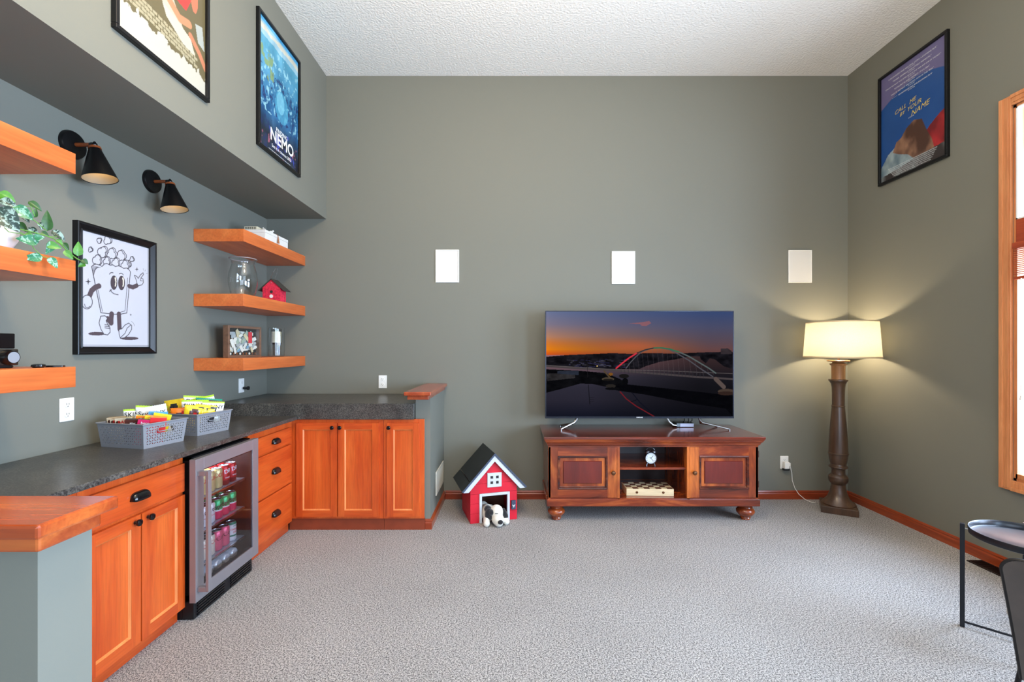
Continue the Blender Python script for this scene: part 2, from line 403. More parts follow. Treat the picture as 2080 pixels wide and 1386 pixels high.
def cabinet(name, label, loc, rz, W, D, zb, zt, doors=(), drawers=(), toe=.03, frame_over=0.0, group=None, x_in=0.0, toe_m=None, toe0=0.0):
    t = thing(name, label, 'cabinet', loc, rz, group)
    c = MB()
    c.box(x_in, x_in + .018, .018, D, zb, zt); c.box(W - .018 - frame_over, W - frame_over, .018, D, zb, zt)
    c.box(x_in, W - frame_over, .018, D, zb, zb + .018); c.box(x_in, W - frame_over, D - .01, D, zb, zt)
    c.box(x_in, W - frame_over, .018, D, zt - .018, zt)
    link('carcass', c, M_cabv, t)
    f = MB(); xs = sorted([(d[0], d[1]) for d in doors] + [(d[0], d[1]) for d in drawers])
    f.box(0, W, 0, .018, zb, zt, 0)
    link('face_frame', f, M_cabv, t, bevel=.001)
    link('toe_kick', MB().box(toe0, W, toe, toe + .016, 0, zb), toe_m or M_toe, t)
    for (x0, x1, z0, z1, kx, kz) in doors:
        dd = link('door', shaker(x0, x1, z0, z1), [M_cabv, M_cabh, M_cabl], t)
        link('knob', knob(kx, -.019, kz), M_blackg, dd, smooth=True)
    for (x0, x1, z0, z1, px_, pz_) in drawers:
        dd = link('drawer', MB().box(x0, x1, -.019, 0, z0, z1), M_cabh, t, bevel=.0035)
        link('handle', cup_pull(px_, -.019, pz_), M_blackg, dd, smooth=True, solid=.002, ang=70)
    return t
XF = -1.809; ZT = .917
cabinet('base_cabinet', 'orange base cabinet with drawer over two doors, left of the drinks cooler', (XF, 1.905, 0), L, .61, .60, .08, ZT, toe_m=M_cabh,
        doors=[(.012, .303, .083, .70, .268, .672), (.310, .601, .083, .70, .345, .672)],
        drawers=[(.012, .601, .717, .872, .292, .797)])
cabinet('base_cabinet', 'orange wood base cabinet tucked behind the near pony wall, nearest the camera', (XF, 1.07, 0), L, .833, .60, .08, ZT, toe_m=M_cabh,
        doors=[(.012, .413, .083, .70, .378, .672), (.420, .821, .083, .70, .455, .672)],
        drawers=[(.012, .821, .717, .872, .417, .797)])
cabinet('drawer_cabinet', 'orange wood cabinet with three stacked drawers right of the drinks cooler', (XF, 3.135, 0), L, .628, .60, .08, ZT, toe_m=M_cabh,
        drawers=[(.012, .590, .735, .862, .325, .802), (.012, .590, .417, .722, .325, .578), (.012, .590, .102, .404, .325, .257)])
YF = 3.764
cabinet('corner_cabinet', 'wooden base cabinet with two tall doors under the raised dark counter', (-1.812, YF, 0), 0, .755, .78, .10, ZT,
        doors=[(.047, .380, .121, .888, .346, .853), (.389, .721, .121, .888, .409, .853)], x_in=.0, toe=.02, toe0=-.027)
cabinet('narrow_cabinet', 'narrow single-door wooden base cabinet beside the far pony wall', (-1.055, YF, 0), 0, .334, .78, .10, ZT,
        doors=[(.032, .294, .121, .888, .050, .853)], frame_over=.081, toe=.02)
# counters
cm = MB(); cm.box(XL + .001, -1.75, 1.068, 3.738, ZT + .001, .947)
tag(link('countertop', cm, M_lam, bevel=.004, origin=(-2.1, 2.4, .93)), 'dark grey speckled laminate countertop holding the snack baskets', 'countertop')
cm = MB(); cm.box(XL + .001, -.803, 3.740, YB - .001, ZT + .001, 1.049)
tag(link('raised_counter', cm, M_lam, bevel=.004, origin=(-1.6, 4.1, 1.0)), 'raised dark grey counter ledge along the back wall above the tall doors', 'countertop')
# ================================================================== DRINKS COOLER
M_cool_in = mat('cooler_liner', (34, 30, 32), .4)
M_wire = mat('cooler_shelf_glass', (150, 165, 180), .2, .2, spec=.8)
M_led = mat('cooler_light', (255, 255, 255), .4, emit=(225, 235, 255), estr=6)
ck = thing('beverage_cooler', 'steel-framed glass-door drinks cooler full of cans under the counter', 'cooler', (-1.72, 2.49, 0), L)
W = .615
m = MB()
m.box(.035, .05, .05, .60, .105, .895); m.box(W - .03, W - .015, .05, .60, .105, .895)
m.box(.035, W - .015, .05, .60, .88, .895); m.box(.035, W - .015, .05, .60, .105, .135); m.box(.035, W - .015, .59, .60, .105, .895)
m.box(.035, W - .015, .10, .60, .002, .105)
link('body', m, [M_blackp], ck)
m = MB(); m.box(.05, .053, .052, .59, .135, .88); m.box(W - .033, W - .03, .052, .59, .135, .88); m.box(.053, W - .033, .586, .589, .135, .88); m.box(.053, W - .033, .052, .586, .135, .138)
link('liner', m, M_cool_in, ck)
g = MB(); g.box(.035, W - .015, .035, .10, .002, .100)
gr = link('grille', g, M_blackp, ck, bevel=.003)
for (a, b) in ((.06, .30), (.36, .575)):
    for i in range(5):
        link('louver', MB().box(a, b, .028, .036, .014 + i * .016, .021 + i * .016), M_blackg, gr)
d = MB(); fz0, fz1 = .112, .893; fw = .066
d.box(0, fw, 0, .035, fz0, fz1); d.box(W - fw, W, 0, .035, fz0, fz1); d.box(fw, W - fw, 0, .035, fz0, fz0 + fw + .005); d.box(fw, W - fw, 0, .035, fz1 - fw, fz1)
dr = link('door', d, M_steel, ck, bevel=.0015)
link('door_glass', MB().box(fw, W - fw, .004, .008, fz0 + fw, fz1 - fw), M_cooler_glass, dr)
link('gasket', MB().box(fw - .002, fw + .006, .009, .034, fz0 + fw, fz1 - fw).box(W - fw - .006, W - fw + .002, .009, .034, fz0 + fw, fz1 - fw).box(fw, W - fw, .009, .034, fz0 + fw, fz0 + fw + .008).box(fw, W - fw, .009, .034, fz1 - fw - .008, fz1 - fw), M_blackp, dr)
h = MB(); h.box(.012, .038, -.062, -.045, .167, .827); h.box(.012, .038, -.045, 0, .167, .192); h.box(.012, .038, -.045, 0, .802, .827)
link('handle', h, M_steel, dr, bevel=.002)
for z in (.635, .445, .25):
    sh = MB(); sh.box(.056, W - .036, .07, .56, z - .006, z - .001)
    sf = link('shelf', sh, M_glass if z > 9 else M_wire, ck)
    link('shelf_trim', MB().box(.056, W - .036, .062, .071, z - .012, z - .001), M_chrome, sf)
link('light_strip', MB().box(.08, W - .08, .075, .085, .872, .879), M_led, ck)
ld = bpy.data.lights.new('cooler_lamp', 'AREA'); ld.shape = 'RECTANGLE'; ld.size = .45; ld.size_y = .3; ld.energy = 9; ld.color = (.9, .95, 1)
lo = bpy.data.objects.new('cooler_lamp', ld); COL.objects.link(lo); lo.parent = ck; lo.location = (W / 2, .28, .872); lo.rotation_euler = (0, 0, 0)

# cans
CR = .033
M_lid = mat('can_lid', (190, 190, 192), .25, .9)
def can_parts(cols, texts, kind):
    root = thing('soda_can', '', 'can', (0, 0, 0))
    if kind == 'plain':
        segs = [(0, .122, cols[0])]
    else: segs = kind
    body = MB(); mats = []; Hh = .122
    rr = lambda z: CR * (.80 + .20 * min(1, z / .008)) if z < .008 else (CR * (1 - .17 * max(0, (z - .108) / .012)) if z > .108 else CR)
    for i, (z0, z1, c) in enumerate(segs):
        zs = sorted(set([z0, z1] + [z for z in (.004, .008, .108, .114) if z0 < z < z1]))
        body.lathe([(rr(z), z) for z in zs], 24, mi=i, caps=False); mats.append(c)
    body.lathe([(0, .002), (CR * .8, 0)], 24, mi=0, caps=False)
    b = link('body', body, mats, root, smooth=True)
    link('lid', MB().lathe([(rr(.1199), .1195), (CR * .83, .1225), (CR * .78, .1225), (CR * .76, .119), (0, .119)], 24, caps=False).box(-.006, .006, -.014, .012, .119, .1215), M_lid, root, smooth=True)
    if texts:
        tm = MB(); tms = []
        for j, (s, size, z, mt, off, rot) in enumerate(texts):
            def fn(x, y):
                x, y = x * cos(rot) - y * sin(rot), x * sin(rot) + y * cos(rot)
                a = -pi / 2 + x / CR
                return (1.012 * CR * cos(a), 1.012 * CR * sin(a), z + y)
            tm.text(s, size, fn, mi=j, off=off); tms.append(mt)
        link('lettering', tm, tms, root)
    return root
cc = lambda n, c, r=.3: mat(n, c, r, .35)
P_red, P_green, P_pink, P_cream, P_whitecan, P_gold = (cc('can_red', (176, 26, 32)), cc('can_green', (28, 158, 92)), cc('can_pink', (222, 92, 118)),
    cc('can_cream', (226, 212, 190)), cc('can_white', (222, 224, 222)), cc('can_gold', (206, 190, 130)))
P_txw = mat('can_ink_white', (236, 236, 236), .5); P_txr = mat('can_ink_red', (200, 30, 40), .5); P_txk = mat('can_ink_dark', (24, 40, 40), .5); P_txg = mat('can_ink_green', (30, 110, 80), .5)
P_berry = cc('can_berry', (214, 62, 96)); P_maroon = cc('can_maroon', (110, 20, 34))
protos = {
    'gold': can_parts([P_gold], [('COLA', .034, .080, P_txr, .02, 0)], 'plain') ,
    'red': can_parts([P_red], [('DR', .036, .085, P_txw, .02, .15), ('SUGAR', .011, .045, P_txw, .01, 0)], [(0, .03, P_maroon), (.03, .122, P_red)]),
    'green': can_parts([P_green], [('Sprite', .034, .082, P_txk, .03, .25)], [(0, .050, P_berry), (.050, .058, P_whitecan), (.058, .122, P_green)]),
    'white': can_parts([P_whitecan], [('100', .028, .080, P_txk, .02, .2), ('CALORIES', .009, .05, P_txr, .01, 0)], 'plain'),
    'pink': can_parts([P_pink], [('Coca', .036, .080, P_maroon, .01, .25)], 'plain'),
    'cream': can_parts([P_cream], [('Cola', .032, .085, P_txr, .01, .25)], 'plain'),
    'ginger': can_parts([P_whitecan], [('CANADA', .015, .074, P_txr, .02, 0), ('DRY', .017, .056, P_txr, .02, 0), ('GINGER', .009, .096, P_txg, .02, 0)],
                        [(0, .030, P_whitecan), (.030, .040, P_txg), (.040, .106, P_whitecan), (.106, .122, P_txg)]),
}
used = set()
def put_can(kind, Y, X, z, label, rot=0, group=None):
    p = protos[kind]
    o = p if kind not in used else copy_tree(p)
    used.add(kind)
    o.location = (X, Y, z); o.rotation_euler = (0, 0, L + rot); o['label'] = label
    if group: o['group'] = group
ords = ['rightmost', 'second from the right', 'third from the right', 'fourth from the right', 'fifth from the right', 'leftmost']
def row(z, name, kinds, X=-1.835, back=False, descr=None):
    for i, k in enumerate(kinds):
        nm = descr[k]
        lab = f"{nm}, {ords[i]}, {'back' if back else 'front'} row, {name} cooler shelf"
        put_can(k, 2.985 - i * .0715, X, z, lab, random.uniform(-.25, .25), f'cans on the {name} cooler shelf')
random.seed(4)
DS = {'gold': 'pale gold can with red lettering', 'red': 'dark red can with white lettering', 'green': 'green and pink can', 'white': 'white can with dark numerals',
      'pink': 'pink can with dark script', 'cream': 'cream can with red script', 'ginger': 'white and green ginger ale can'}
row(.636, 'top', ['red', 'red', 'gold', 'gold', 'gold', 'gold'], descr=DS)
row(.636, 'top', ['red', 'red', 'gold', 'gold'], X=-1.91, back=True, descr=DS)
row(.446, 'middle', ['green', 'green', 'green', 'white', 'white', 'white'], descr=DS)
row(.446, 'middle', ['green', 'green', 'green', 'green'], X=-1.91, back=True, descr=DS)
row(.251, 'lower', ['ginger', 'pink', 'pink', 'cream', 'cream', 'cream'], descr=DS)
for i in range(5):
    o = copy_tree(protos['white']); o.location = (-1.80, 2.975 - i * .08, .172)
    o.rotation_euler = (0, radians(-90), 0); o['label'] = f"silver-ended can lying on the cooler floor, {ords[i]} of those lying down"
    o['group'] = 'cans lying on the cooler floor'

# ================================================================== FLOATING SHELVES
def fshelf(y0, y1, z1, label, g):
    m = MB().box(XL + .0005, -2.059, y0, y1, z1 - .096, z1)
    tag(link('floating_shelf', m, M_shelfw, bevel=.0015, origin=(XL, (y0 + y1) / 2, z1 - .05)), label, 'shelf', g)
for z, n in ((2.418, 'top'), (1.920, 'middle'), (1.424, 'bottom')):
    fshelf(3.513, YB - .001, z, f'{n} one of the three thick wooden floating shelves in the far corner', 'far floating shelves')
for z, n in ((2.418, 'top'), (1.914, 'middle'), (1.414, 'bottom')):
    fshelf(1.25, 2.161, z, f'{n} one of the three wooden floating shelves at the left edge, near the camera', 'near floating shelves')

# ================================================================== WALL SCONCES
M_shade_in = mat('shade_lining', (128, 118, 98), .7)
M_frame = mat('picture_frame_black', (14, 14, 16), .32, spec=.4)
M_copper = wood('sconce_wood', (120, 56, 24), (160, 84, 40), 'x', .35, 20, .2)
M_bulb = mat('bulb_glow', (255, 240, 210), .4, emit=(255, 214, 160), estr=34)
def sconce(Y, label):
    t = thing('wall_sconce', label, 'lamp', (XL, Y, 2.63), L, 'black cone sconces')
    Mx = Matrix.Rotation(pi / 2, 4, 'X')
    link('backplate', MB().lathe([(0, 0), (.076, 0), (.076, .010), (.070, .020), (.030, .026), (0, .026)], 32, M=Mx), M_blackm, t, smooth=True)
    link('arm', MB().tube([(0, -.02, 0), (0, -.115, 0)], .011, 12), M_copper, t, smooth=True)
    j = link('joint', MB().ball((0, -.128, 0), .014).tube([(0, -.105, 0), (0, -.118, 0)], .012, 12).tube([(-.02, -.128, .0), (.02, -.128, 0)], .006, 8).ball((0, -.128, .012), .007), M_blackg, t, smooth=True)
    T = Matrix.Translation((0, -.128, -.012)) @ Matrix.Rotation(radians(-10), 4, 'X')
    link('collar', MB().lathe([(0, -.012), (.030, -.012), (.028, 0), (0, 0)], 24, M=T), M_copper, t, smooth=True)
    s = link('shade', MB().lathe([(.026, -.012), (.028, -.016), (.079, -.178), (.080, -.182)], 40, M=T, caps=False), M_blackm, t, smooth=True)
    link('shade_lining', MB().lathe([(.0235, -.016), (.0775, -.179)], 40, M=T, caps=False).lathe([(0, -.017), (.024, -.017)], 24, M=T, caps=False), M_shade_in, s, smooth=True)
    bp = T @ Vector((0, 0, -.105))
    link('bulb', MB().ball(bp, .022), M_bulb, t, smooth=True)
sconce(2.54, 'black cone wall sconce nearer the camera, beside the top left shelf')
sconce(3.10, 'black cone wall sconce farther from the camera, above the popcorn picture')

# ================================================================== OUTLETS, SPEAKERS, VENTS
def outlet(name, label, loc, rz, plugs=True):
    t = thing(name, label, 'outlet', loc, rz)
    link('plate', MB().box(-.041, .041, -.006, 0, -.064, .064), M_white, t, bevel=.003)
    r = MB()
    for z in (-.027, .027): r.lathe([(0, 0), (.017, 0), (.017, .0085), (.016, .0095), (0, .0095)], 20, M=Matrix.Translation((0, 0, z)) @ Matrix.Rotation(pi / 2, 4, 'X'))
    rc = link('receptacle', r, M_white, t, smooth=True)
    s = MB()
    for z in (-.027, .027):
        s.box(-.008, -.0055, -.0102, -.0094, z - .001, z + .009); s.box(.0055, .008, -.0102, -.0094, z, z + .008); s.lathe([(0, 0), (.0028, 0), (.0028, .0008), (0, .0008)], 8, M=Matrix.Translation((0, -.0095, z - .008)) @ Matrix.Rotation(pi / 2, 4, 'X'))
    link('slot', s, M_slot, rc)
    return t
outlet('wall_outlet', 'white duplex outlet on the back wall above the raised counter', (-1.287, YB, 1.167), 0)
outlet('wall_outlet', 'white duplex outlet on the left wall below the popcorn picture', (XL, 2.51, 1.164), L)
outlet('wall_outlet', 'white outlet with a black plug on the left wall under the far shelves', (XL, 4.13, 1.165), L)
outlet('wall_outlet', 'white outlet on the back wall between television stand and floor lamp', (2.71, YB, .365), 0)
p = MB().tube([(XL + .011, 4.145, 1.14), (XL + .045, 4.145, 1.14), (XL + .05, 4.145, 1.14)], .011, 14).tube([(XL + .05, 4.145, 1.14), (XL + .062, 4.145, 1.14)], .017, 16)
tag(link('plug_adapter', p, M_blackp, smooth=True, origin=(XL + .03, 4.145, 1.14)), 'small round black plug-in adapter in the far left wall outlet', 'plug')
pl = thing('lamp_plug', 'white plug block with black base holding the lamp cord in the right outlet', 'plug', (2.71, YB - .011, .34))
link('plug_body', MB().box(-.024, .024, -.045, 0, -.030, .040), M_white, pl, bevel=.008)
link('plug_base', MB().box(-.028, .028, -.04, 0, -.046, -.028), M_blackp, pl, bevel=.006)
link('switch', MB().box(.024, .036, -.04, -.01, .0, .03), M_white, pl, bevel=.003)
for x, z, l in ((-.644, 2.319, 'leftmost'), (1.108, 2.304, 'middle'), (2.866, 2.316, 'rightmost')):
    t = thing('wall_speaker', f'{l} of the three flush white rectangular speakers on the back wall', 'speaker', (x, YB, z), 0, 'in-wall speakers')
    link('bezel', MB().box(-.117, .117, -.010, 0, -.163, -.152).box(-.117, .117, -.010, 0, .152, .163).box(-.117, -.106, -.010, 0, -.152, .152).box(.106, .117, -.010, 0, -.152, .152), M_white, t, bevel=.003)
    link('grille', MB().box(-.1055, .1055, -.006, 0, -.1515, .1515), M_grille, t)
M_ventc = mat('vent_cream', (214, 208, 192), .45)
vt = thing('wall_vent', 'cream return-air vent low on the side of the far pony wall', 'vent', (-.678, 4.06, .19), L)
link('frame', MB().box(0, .43, -.008, 0, 0, .025).box(0, .43, -.008, 0, .185, .21).box(0, .025, -.008, 0, .025, .185).box(.405, .43, -.008, 0, .025, .185), M_ventc, vt, bevel=.002)
link('backing', MB().box(.02, .41, -.002, 0, .02, .19), M_slot, vt)
for i in range(14):
    link('louver', MB().box(-.0045, .0045, -.002, .0, -.08, .08, M=Matrix.Translation((.04 + i * .0269, -.004, .105)) @ Matrix.Rotation(.5, 4, 'Z')) if 0 else MB().box(.028 + i * .027, .046 + i * .027, -.0075, -.002, .026, .184), M_ventc, vt)
fv = thing('floor_vent', 'black metal floor register in the carpet by the right wall', 'vent', (3.262, 2.88, 0))
link('frame', MB().box(-.055, -.045, 0, .35, 0, .006).box(.045, .055, 0, .35, 0, .006).box(-.045, .045, 0, .01, 0, .006).box(-.045, .045, .34, .35, 0, .006), M_blackm, fv)
link('backing', MB().box(-.045, .045, .01, .34, 0, .001), M_blackp, fv)
for i in range(22): link('slat', MB().box(-.045, .045, .014 + i * .0149, .020 + i * .0149, .001, .005), M_blackm, fv)

# ================================================================== FLAT PRINTS
class Canvas:
    def __init__(s, W, H, nx, ny, bgc):
        s.W, s.H, s.nx, s.ny = W, H, nx, ny
        s.X, s.Y = np.meshgrid(np.linspace(0, 1, nx + 1), np.linspace(0, 1, ny + 1))
        s.c = np.zeros((ny + 1, nx + 1, 3)); s.c[:] = bgc
        s.c = s.c.astype(float)
    def inpoly(s, P):
        m = np.zeros(s.X.shape, bool); n = len(P)
        for i in range(n):
            x0, y0 = P[i]; x1, y1 = P[(i + 1) % n]
            if y0 == y1: continue
            c = ((s.Y < y0) != (s.Y < y1)) & (s.X < (x1 - x0) * (s.Y - y0) / (y1 - y0) + x0)
            m ^= c
        return m
    def put(s, m, col, a=1.0): s.c[m] = s.c[m] * (1 - a) + np.array(col) * a
    def poly(s, P, col, a=1.0): s.put(s.inpoly(P), col, a)
    def ell(s, x, y, rx, ry, col, a=1.0, rot=0.0):
        dx = (s.X - x) * s.W; dy = (s.Y - y) * s.H; c, n = cos(rot), sin(rot)
        u = (dx * c + dy * n) / (rx * s.W); v = (-dx * n + dy * c) / (ry * s.H)
        s.put(u * u + v * v < 1, col, a)
    def ring(s, x, y, r, wd, col):      # r, wd in metres
        d = np.hypot((s.X - x) * s.W, (s.Y - y) * s.H); s.put(np.abs(d - r) < wd / 2, col)
    def line(s, P, wd, col, a=1.0):
        best = np.full(s.X.shape, 9.0); px, py = s.X * s.W, s.Y * s.H
        for i in range(len(P) - 1):
            ax, ay = P[i][0] * s.W, P[i][1] * s.H; bx, by = P[i + 1][0] * s.W, P[i + 1][1] * s.H
            L2 = (bx - ax) ** 2 + (by - ay) ** 2 + 1e-12
            t = np.clip(((px - ax) * (bx - ax) + (py - ay) * (by - ay)) / L2, 0, 1)
            best = np.minimum(best, np.hypot(px - ax - t * (bx - ax), py - ay - t * (by - ay)))
        k = np.clip((wd / 2 - best) / (s.W / s.nx) + .5, 0, 1) * a
        s.c = s.c * (1 - k[..., None]) + np.array(col) * k[..., None]
    def noise(s, sc, seed, oct=4):
        rng = np.random.RandomState(seed); out = np.zeros(s.X.shape)
        for o in range(oct):
            n = int(sc * 2 ** o) + 2; g = rng.rand(n + 1, n + 1)
            fx = s.X * (n - 1); fy = s.Y * (n - 1); ix = fx.astype(int); iy = fy.astype(int); tx = fx - ix; ty = fy - iy
            tx = tx * tx * (3 - 2 * tx); ty = ty * ty * (3 - 2 * ty)
            out += ((g[iy, ix] * (1 - tx) + g[iy, ix + 1] * tx) * (1 - ty) + (g[iy + 1, ix] * (1 - tx) + g[iy + 1, ix + 1] * tx) * ty) / 2 ** o
        return out / sum(1 / 2 ** o for o in range(oct))
    def build(s, name, x0, z0, y, mt, parent):     # x0 left, z0 bottom, print faces -y
        nx, ny = s.nx, s.ny; me = bpy.data.meshes.new(name)
        V = np.stack([x0 + s.X * s.W, np.full(s.X.shape, y), z0 + (1 - s.Y) * s.H], -1).reshape(-1, 3)
        idx = np.arange((nx + 1) * (ny + 1)).reshape(ny + 1, nx + 1)
        F = np.stack([idx[1:, :-1], idx[1:, 1:], idx[:-1, 1:], idx[:-1, :-1]], -1).reshape(-1, 4)
        me.vertices.add(len(V)); me.vertices.foreach_set('co', V.ravel())
        me.loops.add(F.size); me.loops.foreach_set('vertex_index', F.ravel().astype(np.int32))
        me.polygons.add(len(F)); me.polygons.foreach_set('loop_start', np.arange(0, F.size, 4, dtype=np.int32))
        me.update(calc_edges=True)
        at = me.color_attributes.new('Col', 'FLOAT_COLOR', 'POINT')
        c = np.clip(s.c, 0, 1); lin = np.where(c <= .04045, c / 12.92, ((c + .055) / 1.055) ** 2.4)
        at.data.foreach_set('color', np.concatenate([lin.reshape(-1, 3), np.ones((len(V), 1))], 1).ravel())
        me.materials.append(mt); o = bpy.data.objects.new(name, me); COL.objects.link(o); o.parent = parent
        return o
C8 = lambda *c: tuple(x / 255 for x in c)
V_print = vcol('printed_paper', .35); V_screen = vcol('screen_image', .5, .8, .0)
def frame_bars(W, H, b, d, step=.0):
    def bars(lo, hi, y0, y1):
        m = MB(); m.box(-W / 2 + lo, W / 2 - lo, y0, y1, lo, hi).box(-W / 2 + lo, W / 2 - lo, y0, y1, H - hi, H - lo)
        m.box(-W / 2 + lo, -W / 2 + hi, y0, y1, hi, H - hi).box(W / 2 - hi, W / 2 - lo, y0, y1, hi, H - hi); return m
    return bars
def framed(name, label, loc, rz, W, H, b, d, cv, cat='picture', ogee=False, lip=.004):
    t = thing(name, label, cat, loc, rz)
    B = frame_bars(W, H, b, d)
    if ogee:
        prof = [(0, 0), (0, -d * .92), (.004, -d), (.010, -d), (.013, -d * .86), (b * .8, -d * .5), (b * .86, -d * .56), (b * .93, -d * .56), (b, -d * .38), (b, 0)]
        m = MB(); n = len(prof)
        cs = [(-W / 2, 0, 1, 1), (W / 2, 0, -1, 1), (W / 2, H, -1, -1), (-W / 2, H, 1, -1)]
        vs = [(cx + sx * o, yy, cz + sz * o) for cx, cz, sx, sz in cs for o, yy in prof]
        fs = [(i * n + q, ((i + 1) % 4) * n + q, ((i + 1) % 4) * n + q + 1, i * n + q + 1) for i in range(4) for q in range(n - 1)]
        m.add(vs, fs); link('frame', m, M_frame, t)
    else:
        link('frame', B(0, b, -d, 0), M_frame, t, bevel=.003)
    link('backing', MB().box(-W / 2 + b * .5, W / 2 - b * .5, -d * .3, -.001, b * .5, H - b * .5), M_blackp, t)
    cv.build('print', -W / 2 + b, b, -d * .34, V_print, t)
    return t
# ---- popcorn picture. q() turns a drawing's slanted coordinates into the sheet's own
PW, PH = .565, .750; b_ = .046; IW, IH = PW - 2 * b_, PH - 2 * b_
def q(x, y):
    px = 140 + x / 4.78; u = (1 / (1040 - px) - 1 / 867) / (1 / 732 - 1 / 867)
    top = 143 + (x - 158) / 645 * 175; bot = 1255 + (x - 158) / 645 * 3
    return (u, (y - top) / (bot - top))
cv = Canvas(IW, IH, 230, 320, C8(186, 186, 194)); INK = C8(52, 48, 54); LW = .0042
def pl(P, wd=LW, col=INK, close=False, fill=None):
    Q = [q(*p) for p in P]
    if fill is not None: cv.poly(Q, fill)
    cv.line(Q + ([Q[0]] if close else []), wd, col)
def arcp(cx, cy, rx, ry, a0, a1, n=14, rot=0):
    out = []
    for i in range(n + 1):
        a = radians(a0 + (a1 - a0) * i / n); x, y = rx * cos(a), ry * sin(a)
        out.append((cx + x * cos(rot) - y * sin(rot), cy + x * sin(rot) + y * cos(rot)))
    return out
PAP = C8(186, 186, 194)
def corn(cx, cy, r, seed):
    rnd = random.Random(seed); a0 = rnd.uniform(0, 90)
    for off, sc in (((r * .28, -r * .1), 1.0), ((0, 0), 1.0)):
        P = []
        for i in range(60):
            a = 2 * pi * i / 60; rr = r * (.66 + .36 * abs(cos(1.5 * (a - radians(a0)))) ** .7)
            P.append((cx + off[0] + rr * cos(a) * .85, cy + off[1] + rr * sin(a) * 1.05))
        pl(P, LW * .95, INK, True, PAP)
for cx, cy, r, s_ in ((237, 330, 24, 1), (322, 243, 26, 2), (402, 240, 42, 3), (640, 422, 24, 4), (300, 430, 50, 5), (352, 352, 52, 6), (442, 372, 52, 7), (532, 390, 50, 8), (600, 470, 34, 13),
                      (395, 440, 38, 9), (482, 455, 42, 10), (572, 478, 44, 11)): corn(cx, cy, r, s_)
rim = [(250, 490), (275, 470), (300, 468), (330, 478), (350, 490), (375, 465), (400, 462), (430, 478), (455, 474), (480, 490), (510, 484), (535, 492), (560, 508), (590, 505), (612, 520), (627, 540)]
pl(rim + [(592, 935), (540, 945), (480, 947), (400, 940), (340, 932)], LW, INK, True, PAP)
pl([(250, 490), (340, 932)]); pl([(300, 660), (355, 920)], LW * .7); pl([(600, 600), (575, 915), (530, 928)], LW * .7)
for i in range(12): pl([(262 + i * 7, 480 + i * 2), (268 + i * 2.0, 590 - i * 9)], .0012)
AR = C8(78, 66, 72)
pl([(322, 676), (285, 690), (250, 720), (228, 775)], .030, AR); pl([(615, 678), (650, 690), (690, 672)], .027, AR)
pl(arcp(205, 830, 52, 66, 0, 360, 24), LW, INK, True, PAP); pl([(180, 850), (190, 880), (215, 885), (235, 870)], LW * .8)
pl([(665, 575), (690, 585), (702, 605), (725, 570), (750, 550), (755, 565), (730, 600), (750, 610), (755, 640), (740, 665), (705, 675), (690, 650), (680, 610)], LW, INK, True, PAP)
pl([(730, 600), (722, 625), (748, 630)], LW * .8)
for P in (((752, 510), (756, 528)), ((775, 522), (768, 536)), ((780, 556), (792, 558))): pl(P, .0015)
for ex, ey in ((467, 645), (541, 648)):
    P = [q(*p) for p in arcp(ex, ey, 31, 66, 0, 360, 30)]; cv.poly(P, C8(70, 60, 66)); cv.line(P, LW * .7, INK)
    cv.poly([q(*p) for p in arcp(ex + 13, ey - 8, 11, 46, 0, 360, 20)], C8(226, 218, 196)); cv.poly([q(*p) for p in arcp(ex + 1, ey - 4, 12, 44, 0, 360, 20)], C8(70, 60, 66))
pl(arcp(447, 572, 24, 24, 200, 300)); pl(arcp(535, 580, 24, 24, 230, 340)); pl([(432, 712), (445, 735), (468, 752), (508, 760)], LW * 1.1); pl([(424, 728), (444, 712)], LW)
pl([(445, 945), (440, 990), (440, 1030), (405, 990)], .032, AR); pl([(515, 945), (522, 1090)], .030, AR)
cv.poly([q(*p) for p in arcp(300, 1133, 84, 17, 0, 360, 20)], AR); cv.poly([q(*p) for p in arcp(620, 1178, 86, 16, 0, 360, 20)], AR)
pl([(338, 965), (380, 962), (405, 985), (390, 1010), (410, 1050), (428, 1075), (430, 1120), (405, 1145), (370, 1138), (340, 1090), (322, 1030)], LW, INK, True, PAP)
for k in range(3): pl([(378, 1045 + k * 16), (425, 1052 + k * 16)], LW * .9)
pl([(515, 1095), (545, 1085), (575, 1050), (610, 1032), (640, 1055), (640, 1090), (610, 1140), (570, 1172), (530, 1178), (518, 1140)], LW, INK, True, PAP)
pl([(630, 1050), (595, 1080), (575, 1130), (530, 1172)], LW * .9); pl(arcp(610, 1060, 55, 50, 300, 360, 8), .0015)
for sx, sy, r in ((216, 635, 30), (690, 517, 20), (630, 952, 14)):
    cv.poly([q(*p) for p in ((sx, sy - r * 1.2), (sx + r * .2, sy - r * .2), (sx + r, sy), (sx + r * .2, sy + r * .2), (sx, sy + r * 1.2), (sx - r * .2, sy + r * .2), (sx - r, sy), (sx - r * .2, sy - r * .2))], INK)
cv.line([(0, .989), (1, .989)], .0015, INK); cv.line([(.985, 0), (.985, 1)], .0015, INK)
framed('popcorn_picture', 'black framed black-and-white cartoon print of a walking popcorn bucket', (XL, 2.8275, 1.465), L, PW, PH, b_, .034, cv, ogee=True)

# ---- three framed film posters, plain stand-ins in the posters' colours
M_inkw = mat('poster_white_ink', (225, 228, 228), .5); M_inky = mat('poster_yellow_ink', (216, 190, 84), .5)
def poster(label, loc, rz, W, H, cv):
    return framed('film_poster', label, loc, rz, W, H, .022, .026, cv, 'poster')
GW, GH = .663 - .044, .975 - .044
